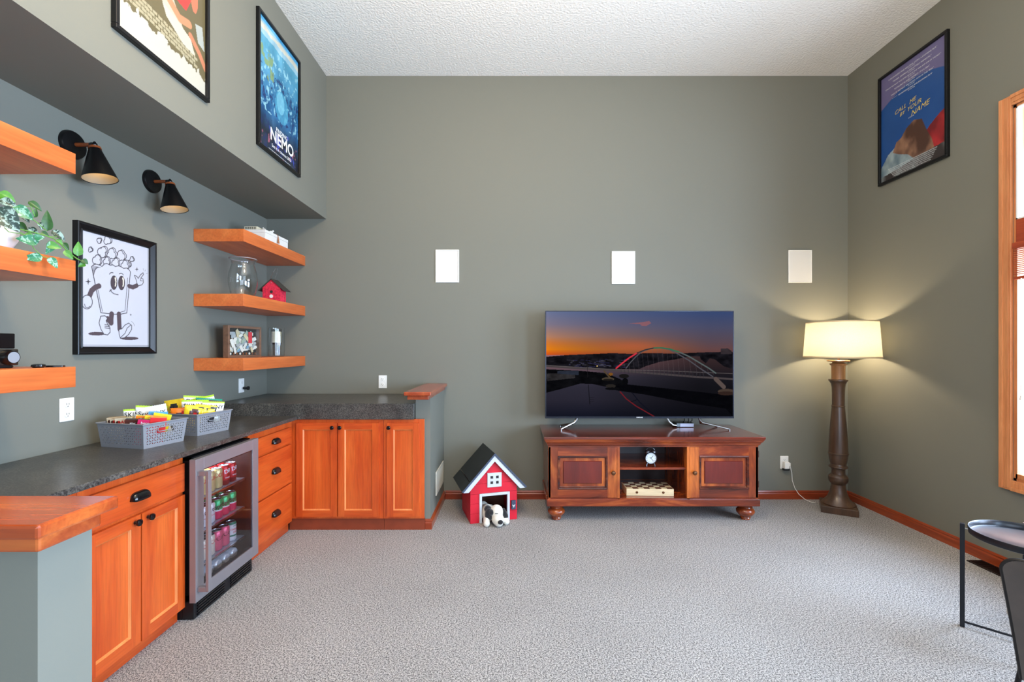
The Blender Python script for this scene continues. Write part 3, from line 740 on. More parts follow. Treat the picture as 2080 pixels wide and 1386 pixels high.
# right wall: blue with purple upper sky
cv = Canvas(GW, GH, 150, 225, C8(28, 76, 140))
cv.c[:] = np.array(C8(24, 68, 130)) + (1 - cv.Y[..., None]) * .04
up = cv.Y < (.24 + .30 * (cv.X - .15) ** 2 * np.sign(cv.X - .0) - .02)
up = cv.Y < (.30 - .11 * np.sin(np.clip(cv.X, 0, 1) * pi * .9))
cv.put(up, C8(104, 98, 138)); n_ = cv.noise(4, 3); cv.c += (n_[..., None] - .5) * .05
sh_ = cv.noise(5, 9)
def blob(P, a, b, k=.5):
    m = cv.inpoly(P); t = np.clip((sh_ - .35) / .3, 0, 1)[..., None]; c = np.array(a) * (1 - t) + np.array(b) * t; cv.c[m] = c[m]
blob([(.0, .86), (.12, .76), (.3, .70), (.48, .73), (.62, .86), (.7, 1), (0, 1)], C8(150, 165, 170), C8(92, 112, 122))
blob([(.62, .78), (.78, .68), (.92, .62), (1, .60), (1, .9), (.8, .92)], C8(170, 40, 44), C8(110, 24, 30))
blob([(.20, .76), (.26, .68), (.34, .66), (.42, .60), (.54, .56), (.66, .59), (.70, .66), (.74, .72), (.80, .80), (.84, .90), (.6, .94), (.44, .84), (.30, .80)], C8(150, 112, 88), C8(74, 48, 38))
blob([(.0, .95), (.3, .93), (.6, .90), (1, .88), (1, 1), (0, 1)], C8(52, 44, 44), C8(110, 116, 118))
t = poster('tall blue framed film poster with yellow title on the right wall by the ceiling', (XR, 3.8245, 2.967), R, .663, .975, cv)
tm = MB(); yy = -.0095
def pt(cx, cz, ang=0.0):
    c, s_ = cos(ang), sin(ang)
    return lambda x, y: (cx + x * c - y * s_, yy, cz + x * s_ + y * c)
for i, (s_, sz) in enumerate((('"A MAGNIFICENT AND BEAUTIFUL STORY, A STUNNING FILM."', .0165), ('"TENDER, GENEROUS AND UTTERLY ROMANTIC."', .0165), ('"ONE OF THE MOST ACCLAIMED FILMS OF THE YEAR AND ONE OF THE BEST."', .0150), ('"EXCELLENT IN EVERY MOMENT. IT IS A GEM."', .0165), ('"ONE OF THE MOST EMOTIONAL FILMS OF THIS YEAR."', .0165), ('* * * * *  "AN INTOXICATING AND RAVISHING FILM"', .0165))):
    tm.text(s_, sz, pt(0, .905 - i * .037), 0)
    tm.text('THE NEW PAPER', .009, pt(0, .890 - i * .037), 0)
tm.text('A FILM BY', .013, pt(0, .470), 0)
for i in range(6): tm.text('PRODUCED DIRECTED EDITED MUSIC COSTUMES PHOTOGRAPHY WRITTEN BY'[: 62 - i * 3], .013, pt(.0, .115 - i * .015), 0)
link('lettering', tm, M_inkw, t, kind='stuff')
tm = MB()
for s_, sz, x, z in (('CALL', .050, -.105, .585), ('ME', .048, .015, .600), ('BY', .044, -.085, .540), ('YOUR', .050, .030, .552), ('NAME', .062, .085, .500)): tm.text(s_, sz, (lambda cx, cz: lambda x, y: (cx + x + y * .3, yy, cz + y + x * .12))(x, z), 0, off=-.004)
link('title_lettering', tm, M_inky, t, kind='stuff')
# upper left wall, far: blue sea poster
GW, GH = .653 - .044, 1.0 - .044
cv = Canvas(GW, GH, 150, 225, C8(40, 130, 190))
n1 = cv.noise(5, 21, 5); n2 = cv.noise(12, 5, 4); n3 = cv.noise(26, 8, 3)
def mixc(a, b, t): return np.array(a) * (1 - t[..., None]) + np.array(b) * t[..., None]
cv.c = mixc(C8(90, 166, 190), C8(26, 84, 130), np.clip(cv.Y * 1.6 - .1, 0, 1)); cv.c = mixc_ = cv.c * (1 - np.clip((cv.Y - .68) / .18, 0, 1)[..., None]) + np.array(C8(16, 28, 44)) * np.clip((cv.Y - .68) / .18, 0, 1)[..., None]
cv.put(cv.Y < .13 + .03 * (n1 - .5), C8(150, 190, 206)); cv.put((np.abs(cv.Y - .07 - .06 * (n1 - .5)) < .018), C8(206, 204, 188)); cv.put(cv.Y < .03, C8(90, 170, 216))
cv.c += ((n1 - .5) * .35)[..., None]; cv.put((n3 > .66) & (cv.Y > .15) & (cv.Y < .7), C8(150, 196, 206), .8)
cv.put((n3 < .34) & (cv.Y > .35), C8(24, 36, 84), .7); cv.put((n2 > .66) & (cv.Y > .2) & (cv.X < .35) & (cv.Y < .5), C8(130, 150, 90), .8)
cv.ell(.55, .56, .17, .13, C8(70, 150, 180), .75); cv.ell(.52, .53, .10, .09, C8(124, 186, 206), .6)
cv.put((n2 > .64) & (cv.Y > .75), C8(60, 70, 170), .8); cv.put((n3 > .72) & (cv.Y > .8), C8(170, 90, 110), .8)
t = poster('tall blue undersea film poster in black frame, high on the upper left wall', (XU, 3.6295, 2.975), L, .653, 1.0, cv)
tm = MB(); tm.text('FINDING', .045, pt(.03, .235), 0, off=.01); tm.text('NEMO', .13, pt(.04, .165), 0, off=.02); tm.text('See it in cinemas 2003', .034, pt(.03, .085), 0, off=.008)
tm.text('www movie opening soon everywhere in cinemas near you', .014, pt(0, .045), 0)
link('lettering', tm, M_inkw, t, kind='stuff')
# upper left wall, near: white and olive poster, only its lower part in the frame
GW, GH = .658 - .044, 1.0 - .044
cv = Canvas(GW, GH, 170, 250, C8(172, 171, 160))
n1 = cv.noise(20, 31, 4)
cv.put(cv.Y < .86 + .05 * (n1 - .5) * 2 + .05 * (cv.X - .5), C8(94, 86, 60))
for r_ in range(4):
    z0 = .735 + r_ * .022
    for k in range(16):
        x0 = .06 + k * .058 + (r_ % 2) * .028
        if x0 + .05 < .92: cv.poly([(x0, z0 + x0 * .05), (x0 + .05, z0 + (x0 + .05) * .05), (x0 + .05, z0 + .017 + (x0 + .05) * .05), (x0, z0 + .017 + x0 * .05)], C8(150, 144, 118))
cv.poly([(.30, .35), (.72, .30), (.86, .42), (.74, .58), (.40, .55)], C8(182, 56, 52))
cv.poly([(.25, .45), (.42, .42), (.62, .62), (.72, .72), (.60, .76), (.34, .58)], C8(170, 164, 148))
cv.line([(.30, .60), (.50, .60), (.66, .66), (.78, .64)], .045, C8(178, 122, 90)); cv.ell(.30, .585, .07, .03, C8(178, 126, 94))
cv.poly([(.45, .66), (.60, .68), (.80, .72), (.86, .80), (.70, .79), (.50, .72)], C8(176, 172, 158)); cv.line([(.80, .70), (.92, .76), (1.0, .82)], .035, C8(172, 112, 84))
cv.poly([(.86, .60), (.96, .58), (.99, .72), (.90, .70)], C8(150, 156, 152)); cv.ell(.85, .45, .05, .09, C8(172, 104, 78)); cv.ell(.5, .2, .25, .14, C8(90, 50, 40))
poster('tall cream and olive framed film poster cut off by the top of the picture', (XU, 2.438, 2.982), L, .658, 1.0, cv)

# ================================================================== TELEVISION
def wood2(name, c1, c2, c3, axis, rough=.22):
    return wood(name, c1, c2, axis, rough, 6, .5, c3, 5)
M_std = wood2('cherry_long', (62, 20, 12), (206, 106, 42), (128, 50, 22), 'x')
M_stdv = wood2('cherry_upright', (70, 24, 12), (208, 112, 44), (136, 58, 24), 'z')
M_stdtop = wood('cherry_top', (84, 28, 16), (122, 46, 26), 'x', .12, 5, .7, (100, 36, 20), 8)
M_stdp = wood('cherry_panel', (84, 22, 16), (116, 36, 24), 'z', .3, 5, .4)
M_stdm = wood('cherry_molding', (48, 16, 14), (150, 84, 50), 'x', .2, 9, .6, (84, 32, 20), 5)
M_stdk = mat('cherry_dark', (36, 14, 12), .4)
ts = thing('tv_stand', 'dark cherry wooden television stand with two panelled doors and bun feet', 'cabinet', (1.2185, 3.9, 0))
HW = .906   # half body width
def SX(x): return x - 1.2185
y0 = .05; yb = .64
link('top', MB().box(-.9455, .9455, 0, .645, .722, .7435), M_stdtop, ts, bevel=.004)
# stepped cornice profile swept on three sides
prof = [(.0, .722), (.004, .712), (.012, .704), (.014, .697), (.018, .694), (.030, .684), (.034, .674), (.036, .668), (.045, .664), (.05, .658)]
m = MB(); n = len(prof); vs = []
for o, z in prof: vs.append((-.9405 + o * .7, .645, z))
for o, z in prof: vs.append((-.9405 + o * .7, .004 + o * .9, z))
for o, z in prof: vs.append((.9405 - o * .7, .004 + o * .9, z))
for o, z in prof: vs.append((.9405 - o * .7, .645, z))
m.add(vs, [(i * n + k, (i + 1) * n + k, (i + 1) * n + k + 1, i * n + k + 1)[::-1] for i in range(3) for k in range(n - 1)] + [tuple(i * n + n - 1 for i in range(4))])
link('cornice', m, M_std, ts)
m = MB(); m.box(-HW, -HW + .02, y0, yb, .2, .66).box(HW - .02, HW, y0, yb, .2, .66)
link('side_panel', m, M_stdv, ts)
xl0, xl1 = SX(.930), SX(1.510)   # middle opening
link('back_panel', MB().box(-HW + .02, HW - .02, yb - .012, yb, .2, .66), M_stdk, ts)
link('divider', MB().box(xl0 - .022, xl0, y0, yb - .012, .2, .66), M_stdv, ts)
link('divider', MB().box(xl1, xl1 + .022, y0, yb - .012, .2, .66), M_stdv, ts)
link('shelf', MB().box(xl0, xl1, y0 + .03, yb - .012, .444, .464), M_std, ts, bevel=.003)
link('bottom_panel', MB().box(-HW + .02, HW - .02, y0, yb, .2, .207), M_std, ts)
link('base_rail', MB().box(-HW - .012, HW + .012, y0 - .012, yb, .138, .2), M_std, ts, bevel=.005)
link('rail', MB().box(-HW + .0, HW - .0, y0 - .001, y0 + .018, .650, .66), M_std, ts)
def raised_door(x0, x1, z0, z1, sgn):
    m = MB(); st = .082; y = y0; th = .022
    m.box(x0, x0 + st, y - th + .022, y + .020, z0, z1, 0); m.box(x1 - st, x1, y, y + .020, z0, z1, 0)
    m.box(x0 + st, x1 - st, y, y + .020, z0, z0 + st * .92, 1); m.box(x0 + st, x1 - st, y, y + .020, z1 - st * .92, z1, 1)
    a, b, c, d = x0 + st, x1 - st, z0 + st * .92, z1 - st * .92
    d_ = link('door', m, [M_stdv, M_std], ts, bevel=.001)
    fr = MB(); steps = [(0, 0), (0, -.008), (.006, -.010), (.010, -.006), (.014, -.006), (.018, .004), (.022, .008)]
    cs = [(a, c, 1, 1), (b, c, -1, 1), (b, d, -1, -1), (a, d, 1, -1)]; n = len(steps)
    vs = [(cx + sx * o, y + yy, cz + sz * o) for cx, cz, sx, sz in cs for o, yy in steps]
    fr.add(vs, [(i * n + k, ((i + 1) % 4) * n + k, ((i + 1) % 4) * n + k + 1, i * n + k + 1) for i in range(4) for k in range(n - 1)])
    link('panel_molding', fr, M_stdm, d_)
    pn = MB(); a += .02; b -= .02; c += .02; d -= .02
    pn.box(a - .002, b + .002, y + .008, y + .016, c - .002, d + .002)
    pn2 = [(a + .028, c + .022), (b - .028, c + .022), (b - .028, d - .022), (a + .028, d - .022)]
    link('panel_border', pn, M_stdv, d_)
    q_ = MB(); i0 = .026
    q_.add([(a + i0, y + .008, c + i0), (b - i0, y + .008, c + i0), (b - i0, y + .008, d - i0), (a + i0, y + .008, d - i0),
            (a + i0 + .005, y + .001, c + i0 + .005), (b - i0 - .005, y + .001, c + i0 + .005), (b - i0 - .005, y + .001, d - i0 - .005), (a + i0 + .005, y + .001, d - i0 - .005)],
           [(0, 1, 5, 4), (1, 2, 6, 5), (2, 3, 7, 6), (3, 0, 4, 7), (4, 5, 6, 7)])
    link('raised_panel', q_, M_stdp, d_)
    kx = x1 - .036 if sgn > 0 else x0 + .036
    Mx = Matrix.Translation((kx, y, .430)) @ Matrix.Rotation(pi / 2, 4, 'X')
    link('knob', MB().lathe([(0, 0), (.010, 0), (.007, .01), (.008, .016), (.017, .021), (.019, .027), (.014, .034), (.006, .036), (0, .0365)], 20, M=Mx), mat('knob_bronze', (110, 72, 46), .3, .7) if sgn > 0 else MATS['knob_bronze'], d_, smooth=True)
    hx = x0 - .006 if sgn > 0 else x1 + .001
    for z in (.30, .56): link('hinge', MB().box(hx, hx + .005, y + .000, y + .018, z, z + .055), M_blackm, d_)
raised_door(-HW + .001, xl0 - .024, .210, .648, 1)
raised_door(xl1 + .024, HW - .001, .210, .648, -1)
fp = [(.030, 0), (.036, .004), (.034, .012), (.044, .020), (.040, .028), (.060, .045), (.075, .066), (.076, .082), (.066, .096), (.050, .106), (.058, .112), (.052, .122), (.062, .130), (.062, .138)]
for x, y in ((-.83, .12), (.83, .12), (-.83, .56), (.83, .56)):
    link('foot', MB().lathe(fp, 28, (x, y, 0)), M_stdv, ts, smooth=True)

tv = thing('television', 'large flat-screen television showing a bridge at sunset, on the wooden stand', 'television', (1.197, 4.30, .7435))
TW, TH = 1.770, 1.010; z0 = .0995
link('housing', MB().box(-TW / 2, TW / 2, .0, .028, z0, z0 + TH).box(-TW / 2 + .25, TW / 2 - .25, .028, .055, z0 + .06, z0 + TH * .6), M_blackp, tv, bevel=.004)
m = MB(); e = .009; y = -.006
m.box(-TW / 2, TW / 2, y, 0, z0, z0 + .018).box(-TW / 2, TW / 2, y, 0, z0 + TH - e, z0 + TH).box(-TW / 2, -TW / 2 + e, y, 0, z0 + .018, z0 + TH - e).box(TW / 2 - e, TW / 2, y, 0, z0 + .018, z0 + TH - e)
bz = link('bezel', m, mat('bezel_metal', (46, 48, 56), .25, .8), tv)
tm = MB(); tm.text('SAMSUNG', .013, lambda x, y: (x + .0, -.0068, z0 + .009 + y), off=.02); link('lettering', tm, M_inkw, bz, kind='stuff')
SW, SH = TW - 2 * e, TH - e - .018
# picture; coordinates X,Y below are in the 2079x1386 drawing, screen spans 97..1972 x 116..1180
cv = Canvas(SW, SH, 560, 320, (0, 0, 0)); T = lambda x, y: ((x - 97) / 1875, (y - 116) / 1064)
X = cv.X; Y = cv.Y
def ramp(v, stops):
    out = np.zeros(v.shape + (3,))
    for k in range(3): out[..., k] = np.interp(v, [s_[0] for s_ in stops], [s_[1][k] / 255 for s_ in stops])
    return out
skl = ramp(Y, [(0, (128, 138, 172)), (.12, (150, 140, 158)), (.24, (206, 150, 118)), (.30, (236, 142, 60)), (.36, (255, 150, 20)), (.40, (240, 110, 30)), (.43, (206, 84, 40))])
skr = ramp(Y, [(0, (70, 88, 132)), (.15, (90, 92, 120)), (.28, (104, 88, 100)), (.36, (118, 84, 84)), (.42, (112, 74, 70))])
tx = np.clip(X * 1.15, 0, 1)[..., None] ** .65
cv.c = skl * (1 - tx) + skr * tx
mid = np.exp(-((X - .48) / .18) ** 2 - ((Y - .33) / .06) ** 2)[..., None] * .5; cv.c = cv.c * (1 - mid) + np.array(C8(226, 112, 70)) * mid
ns = cv.noise(5, 4, 4)
cv.poly([T(*p) for p in ((930, 236), (1060, 222), (1130, 210), (1152, 232), (1100, 262), (1060, 262), (1040, 242))], C8(190, 112, 110), .6)
# water
wl = ramp(Y, [(.40, (150, 110, 112)), (.52, (112, 86, 92)), (.62, (66, 62, 76)), (.72, (50, 48, 60)), (.85, (44, 42, 54)), (1, (22, 24, 38))])
hz = .415 - .02 * X
water = Y > hz
lx = np.clip(1.25 - X * 1.1, .35, 1)[..., None]
cv.c[water] = (wl * (1.0 * lx + .15))[water]
D = C8(20, 20, 26)
nn = cv.noise(30, 12, 4)
def landp(P, col, tex=.25):
    m_ = cv.inpoly([T(*p) for p in P]); c = np.array(col)[None, None] + ((nn - .5) * tex)[..., None] * np.array((1, 1, 1.1)); cv.c[m_] = np.clip(c, 0, 1)[m_]
landp([(97, 574), (300, 556), (500, 548), (760, 536), (960, 544), (1100, 536), (1400, 540), (1700, 528), (1972, 522), (1972, 700), (1880, 670), (1790, 600), (1740, 590), (1700, 640), (1650, 600), (1640, 570), (1520, 572), (1400, 600), (1240, 625), (1100, 668), (1030, 700), (700, 700), (500, 690), (97, 660)], C8(26, 24, 30), .22)
for i in range(60):
    r_ = random.Random(i); x = r_.uniform(300, 900); y = r_.uniform(595, 680); wd = r_.uniform(15, 60)
    cv.poly([T(x, y), T(x + wd, y + 1), T(x + wd, y + 7), T(x, y + 6)], C8(*[int(r_.uniform(60, 120))] * 2, 120), .6)
landp([(1850, 490), (1920, 488), (1960, 515), (1960, 545), (1850, 545)], C8(60, 52, 56), .1)
landp([(97, 700), (430, 715), (700, 740), (840, 800), (920, 855), (700, 880), (560, 850), (440, 846), (250, 900), (97, 940)], C8(10, 10, 12), .12)
landp([(100, 745), (385, 735), (385, 790), (105, 820)], C8(56, 54, 56), .2); landp([(210, 718), (425, 715), (425, 760), (210, 745)], C8(50, 56, 70), .1)
landp([(700, 880), (920, 855), (1400, 905), (1972, 968), (1972, 1180), (1900, 1100), (1560, 1050), (1100, 960), (800, 915)], C8(4, 4, 7), .03)
# deck, reflection, arches
cv.line([T(100, 668), T(400, 690), T(800, 712), T(1200, 745), T(1600, 778), T(1972, 800)], .018, C8(86, 78, 80)); cv.line([T(100, 660), T(800, 704), T(1250, 715), T(1972, 745)], .005, C8(110, 104, 104))
for i in range(24): x = 850 + i * 36; cv.line([T(x, 706 + i * .8), T(x, 738 + i * 2)], .004, C8(60, 60, 66))
arch = [T(800, 690), T(860, 640), T(930, 585), T(1010, 535), T(1090, 503), T(1180, 484), T(1260, 483), T(1340, 495), T(1430, 525), T(1530, 570), T(1630, 630), T(1730, 690), T(1800, 740)]
arch2 = [T(900, 690), T(940, 635), T(1000, 570), T(1060, 520), T(1150, 488), T(1240, 484), T(1330, 498), T(1420, 545), T(1530, 610), T(1640, 690), T(1770, 775)]
def along(A, t):
    t *= len(A) - 1; i = min(int(t), len(A) - 2); f = t - i; return (A[i][0] * (1 - f) + A[i + 1][0] * f, A[i][1] * (1 - f) + A[i + 1][1] * f)
for i in range(1, 20):
    a = along(arch, i / 20); cv.line([a, (a[0] + .012, .56 + .05 * i / 20)], .0022, C8(120, 108, 112), .6)
cv.line(arch2, .010, C8(96, 96, 104)); cv.line(arch[4:], .012, C8(104, 116, 116)); cv.line(arch[:4], .014, C8(226, 62, 80)); cv.line(arch[3:6], .010, C8(64, 58, 60)); cv.line(arch[5:9], .012, C8(62, 128, 96))
cv.line([T(840, 930), T(900, 1000), T(1000, 1075), T(1180, 1180)], .010, C8(128, 36, 44)); cv.line([T(960, 940), T(1040, 1040), T(1200, 1180)], .007, C8(14, 18, 34)); cv.line([T(950, 1030), T(1010, 1010)], .006, C8(14, 16, 28))
cv.line([T(520, 860), T(535, 1055)], .005, C8(14, 14, 18)); cv.line([T(508, 590), T(514, 780)], .004, C8(40, 36, 40))
for yy_ in (990, 1010, 1030): cv.line([T(535, yy_), T(578, yy_ - 4)], .002, C8(20, 18, 22))
for (a, b, c, d, col) in ((718, 800, 62, 18, (84, 74, 62)), (718, 808, 50, 10, (34, 30, 26)), (745, 872, 50, 20, (50, 46, 42)), (760, 898, 72, 14, (12, 12, 14)), (878, 770, 50, 22, (30, 28, 26)), (890, 825, 30, 36, (8, 8, 10)), (1905, 925, 84, 26, (84, 70, 62)), (1905, 945, 84, 20, (60, 44, 38))):
    u_, v_ = T(a, b); cv.ell(u_, v_, c / 1875, d / 1064, C8(*col))
cv.line([T(1800, 800), T(1880, 880)], .04, C8(106, 92, 88)); cv.line([T(680, 720), T(740, 790)], .014, C8(96, 80, 60))
u_, v_ = T(745, 750); cv.ell(u_, v_, .012, .014, C8(140, 96, 40)); u_, v_ = T(610, 668); cv.ell(u_, v_, .004, .005, C8(250, 220, 150))
cv.c = np.clip(cv.c, 0, 1) ** 1.12
scn = cv.build('screen', -SW / 2, z0 + .018, -.0035, V_screen, tv)
M_leg = mat('stand_silver', (128, 126, 124), .25, .95)
for s_ in (-1, 1):
    x1 = s_ * (-1) * -1
    a = (.555 * s_ if 0 else (-.585 if s_ < 0 else .565)); b_x = (-.745 if s_ < 0 else .81)
    m = MB().tube([(a, .012, z0 + .004), (a + .01 * s_, .008, z0 - .02), (a + .03 * s_, 0, z0 - .04), (b_x, -.075, .012)], [.013, .012, .010, .008], 8)
    m.tube([(a, .012, z0 + .004), (a + .02 * s_, .03, .05), (b_x * .98, .14, .010)], [.012, .010, .008], 8)
    m.lathe([(0, 0), (.010, 0), (.010, .014), (0, .016)], 12, (b_x, -.075, 0)).lathe([(0, 0), (.010, 0), (.010, .014), (0, .016)], 12, (b_x * .98, .14, 0))
    link('stand_leg', m, M_leg, tv, smooth=True)
bx = thing('streaming_box', 'small black and pale streaming box on the stand under the television', 'box', (1.675, 4.385, .7435))
link('body', MB().box(-.10, .066, -.0, .11, .002, .042), M_blackg, bx, bevel=.004); link('front', MB().box(-.066, .064, -.004, 0, .006, .038), mat('pale_lilac', (178, 180, 200), .3), bx, bevel=.001)
tag(link('white_cable', MB().tube([(1.47, 4.36, .85), (1.50, 4.36, .80), (1.54, 4.37, .768), (1.575, 4.38, .762)], .006, 8), M_white, smooth=True, origin=(1.5, 4.37, .8)), 'white cable looping from under the television to the streaming box', 'cable')
for i, (a, b) in enumerate(((1.66, 1.655), (1.70, 1.71), (1.735, 1.725))):
    tag(link('black_cable', MB().tube([(a, 4.42, .85), (a + .012, 4.44, .80), (b, 4.47, .765 + i * .002), (b, 4.495, .754)], .004, 6), M_blackp, smooth=True, origin=(a, 4.43, .8)), f"black cable behind the streaming box, {('leftmost', 'middle', 'rightmost')[i]} of three", 'cable', 'cables under the television')

# alarm clock and chess box
ac = thing('alarm_clock', 'small silver twin-bell alarm clock on the middle shelf of the television stand', 'clock', (1.215, 4.0, .464))
Mx = Matrix.Translation((0, .02, .075)) @ Matrix.Rotation(pi / 2, 4, 'X')
M_face = mat('clock_face', (196, 202, 204), .5); M_silver = mat('clock_silver', (96, 96, 100), .3, .9)
link('case', MB().lathe([(0, -.02), (.045, -.02), (.053, -.012), (.053, .014), (.050, .019), (.046, .019), (.046, .016), (0, .016)], 32, M=Mx), M_silver, ac, smooth=True)
fc = link('face', MB().lathe([(0, .0162), (.046, .0162)], 32, M=Mx, caps=False), M_face, ac)
hm = MB()
for k in range(12):
    a = k * pi / 6; r0, r1 = .034, .041; p0 = Mx @ Vector((r0 * sin(a), r0 * cos(a), .0168)); p1 = Mx @ Vector((r1 * sin(a), r1 * cos(a), .0168)); hm.tube([p0, p1], .0012, 5)
link('tick', hm, M_blackp, fc)
link('hand', MB().tube([(0, .002, .075), (.020, .002, .098)], .0016, 5).tube([(0, .002, .075), (.022, .002, .052)], .0012, 5).tube([(0, .002, .075), (-.010, .002, .082)], .0016, 5), M_blackp, fc)
for s_ in (-1, 1):
    B_ = Matrix.Translation((s_ * .028, .02, .128)) @ Matrix.Rotation(s_ * .5, 4, 'Y')
    link('bell', MB().lathe([(.022, -.004), (.021, .004), (.014, .013), (.004, .017), (0, .0175)], 20, M=B_), M_silver, ac, smooth=True)
    link('foot', MB().tube([(s_ * .026, .015, .034), (s_ * .036, .01, .016), (s_ * .036, .008, .002)], [.005, .004, .006], 8), M_silver, ac, smooth=True)
link('handle', MB().tube([(.036 * cos(a), .02, .136 + .030 * sin(a)) for a in [pi * k / 10 for k in range(11)]], .003, 8), M_silver, ac, smooth=True)
cb = thing('chess_box', 'folded wooden chess box with chequered lid in the bottom of the television stand', 'box', (1.21, 4.01, .207), radians(-1.5))
M_maple = wood('maple', (206, 184, 142), (232, 214, 176), 'x', .35, 9, .3)
M_wal = mat('walnut_square', (92, 52, 38), .35)
link('box_body', MB().box(-.206, .206, 0, .206, 0, .061), M_maple, cb, bevel=.002)
for i in range(8):
    for j in range(4):
        link('square', MB().box(-.2 + i * .05 + .0005, -.2 + (i + 1) * .05 - .0005, .003 + j * .05, .003 + (j + 1) * .05 - .001, .061, .0622), M_wal if (i + j) % 2 else M_maple, cb)
for x in (-.115, .115):
    link('clasp', MB().lathe([(0, 0), (.011, 0), (.011, .002), (.007, .004), (0, .004)], 16, M=Matrix.Translation((x, 0, .031)) @ Matrix.Rotation(pi / 2, 4, 'X')).ball((x, -.005, .026), .004), MATS['knob_bronze'], cb, smooth=True)

# ================================================================== FLOOR LAMP
M_lampw = wood('lamp_wood', (62, 44, 32), (96, 70, 50), 'z', .35, 7, .2, (78, 56, 40), 4)
M_lampt = wood('lamp_wood_light', (140, 100, 62), (170, 126, 82), 'z', .4, 7, .2)
lx_, ly_ = 3.018, 4.235
fl = thing('floor_lamp', 'tall turned-wood floor lamp with lit cream drum shade in the corner', 'lamp', (lx_, ly_, 0))
Rb = Matrix.Rotation(radians(-31), 4, 'Z')
link('base', MB().box(-.14, .14, -.14, .14, 0, .062, M=Rb), M_lampw, fl, bevel=.004)
pr = [(.128, .062), (.130, .070), (.118, .084), (.088, .12), (.068, .17), (.058, .225), (.056, .245), (.060, .252), (.074, .270), (.080, .292), (.078, .315), (.066, .332), (.056, .340), (.054, .352), (.053, .375), (.056, .392),
      (.070, .398), (.076, .405), (.074, .414), (.064, .420), (.062, .432), (.068, .45), (.074, .49), (.077, .522), (.081, .526), (.081, .534), (.077, .538), (.075, .60), (.070, .70), (.062, .82), (.054, .92), (.050, .960), (.054, .963), (.054, .969), (.049, .973), (.050, 1.08), (.052, 1.14), (.058, 1.175), (.070, 1.195), (.076, 1.20), (.076, 1.212), (.056, 1.216)]
link('column', MB().lathe(pr, 40), M_lampw, fl, smooth=True, ang=24)
link('neck', MB().lathe([(.054, 1.216), (.0545, 1.335), (.056, 1.34), (.067, 1.348), (.068, 1.356), (.052, 1.362), (.045, 1.37), (.05, 1.374), (.088, 1.378), (.090, 1.388), (.084, 1.392), (0, 1.392)], 40), M_lampt, fl, smooth=True, ang=50)
# shade: translucent linen
def linen():
    m = bpy.data.materials.new('linen_shade'); m.use_nodes = True; nt = m.node_tree; nt.nodes.clear()
    out = nt.nodes.new('ShaderNodeOutputMaterial'); d = nt.nodes.new('ShaderNodeBsdfDiffuse'); t = nt.nodes.new('ShaderNodeBsdfTranslucent'); mx = nt.nodes.new('ShaderNodeMixShader')
    mp = objmap(nt, (1, 1, 1)); n = noise(nt, 180, 2, mp=mp); r = nt.nodes.new('ShaderNodeValToRGB')
    r.color_ramp.elements[0].color = sr(168, 162, 144); r.color_ramp.elements[1].color = sr(194, 188, 170)
    nt.links.new(n.outputs[0], r.inputs[0]); nt.links.new(r.outputs[0], d.inputs[0]); nt.links.new(r.outputs[0], t.inputs[0])
    mx.inputs[0].default_value = .45; nt.links.new(d.outputs[0], mx.inputs[1]); nt.links.new(t.outputs[0], mx.inputs[2]); nt.links.new(mx.outputs[0], out.inputs[0])
    MATS['linen_shade'] = m; return m
M_linen = linen(); M_trim = mat('shade_trim', (200, 180, 142), .8)
sx = .028
sh_ = link('lamp_shade', MB().lathe([(.300, 1.418), (.278, 1.742)], 64, (sx, 0, 0), caps=False), M_linen, fl, smooth=True)
link('trim_band', MB().lathe([(.3015, 1.412), (.3015, 1.426), (.2985, 1.426), (.2985, 1.412), (.3015, 1.412)], 64, (sx, 0, 0), caps=False).lathe([(.2795, 1.736), (.2790, 1.748), (.2762, 1.748), (.2762, 1.736), (.2795, 1.736)], 64, (sx, 0, 0), caps=False), M_trim, sh_, smooth=True)
hp = MB().tube([(0, 0, 1.392), (sx, 0, 1.46), (sx, 0, 1.50)], .010, 10)
for k in range(3):
    a = 2 * pi * k / 3 + .5; hp.tube([(sx, 0, 1.735), (sx + .277 * cos(a), .277 * sin(a), 1.737)], .002, 5)
hp.tube([(sx, 0, 1.66), (sx, 0, 1.74)], .003, 6).tube([(sx + .04, 0, 1.50), (sx + .05, 0, 1.58), (sx, 0, 1.66), (sx - .05, 0, 1.58), (sx - .04, 0, 1.50), (sx + .04, 0, 1.50)], .002, 5)
link('harp', hp, MATS['knob_bronze'], fl, smooth=True)
link('bulb', MB().ball((sx, 0, 1.57), .034, sc=(1, 1, 1.25)), mat('lamp_bulb_glow', (255, 240, 210), .4, emit=(255, 230, 190), estr=420), fl, smooth=True)
pts = [(2.74, YB - .05, .34), (2.75, YB - .06, .28), (2.76, YB - .05, .2), (2.79, YB - .045, .12), (2.83, YB - .045, .06), (2.88, YB - .06, .015), (2.90, YB - .12, .008), (2.93, 4.42, .008)]
link('cord', MB().tube([(x - lx_, y - ly_, z) for x, y, z in pts], .003, 6), M_white, fl, smooth=True, label='thin white cord hanging from the outlet')

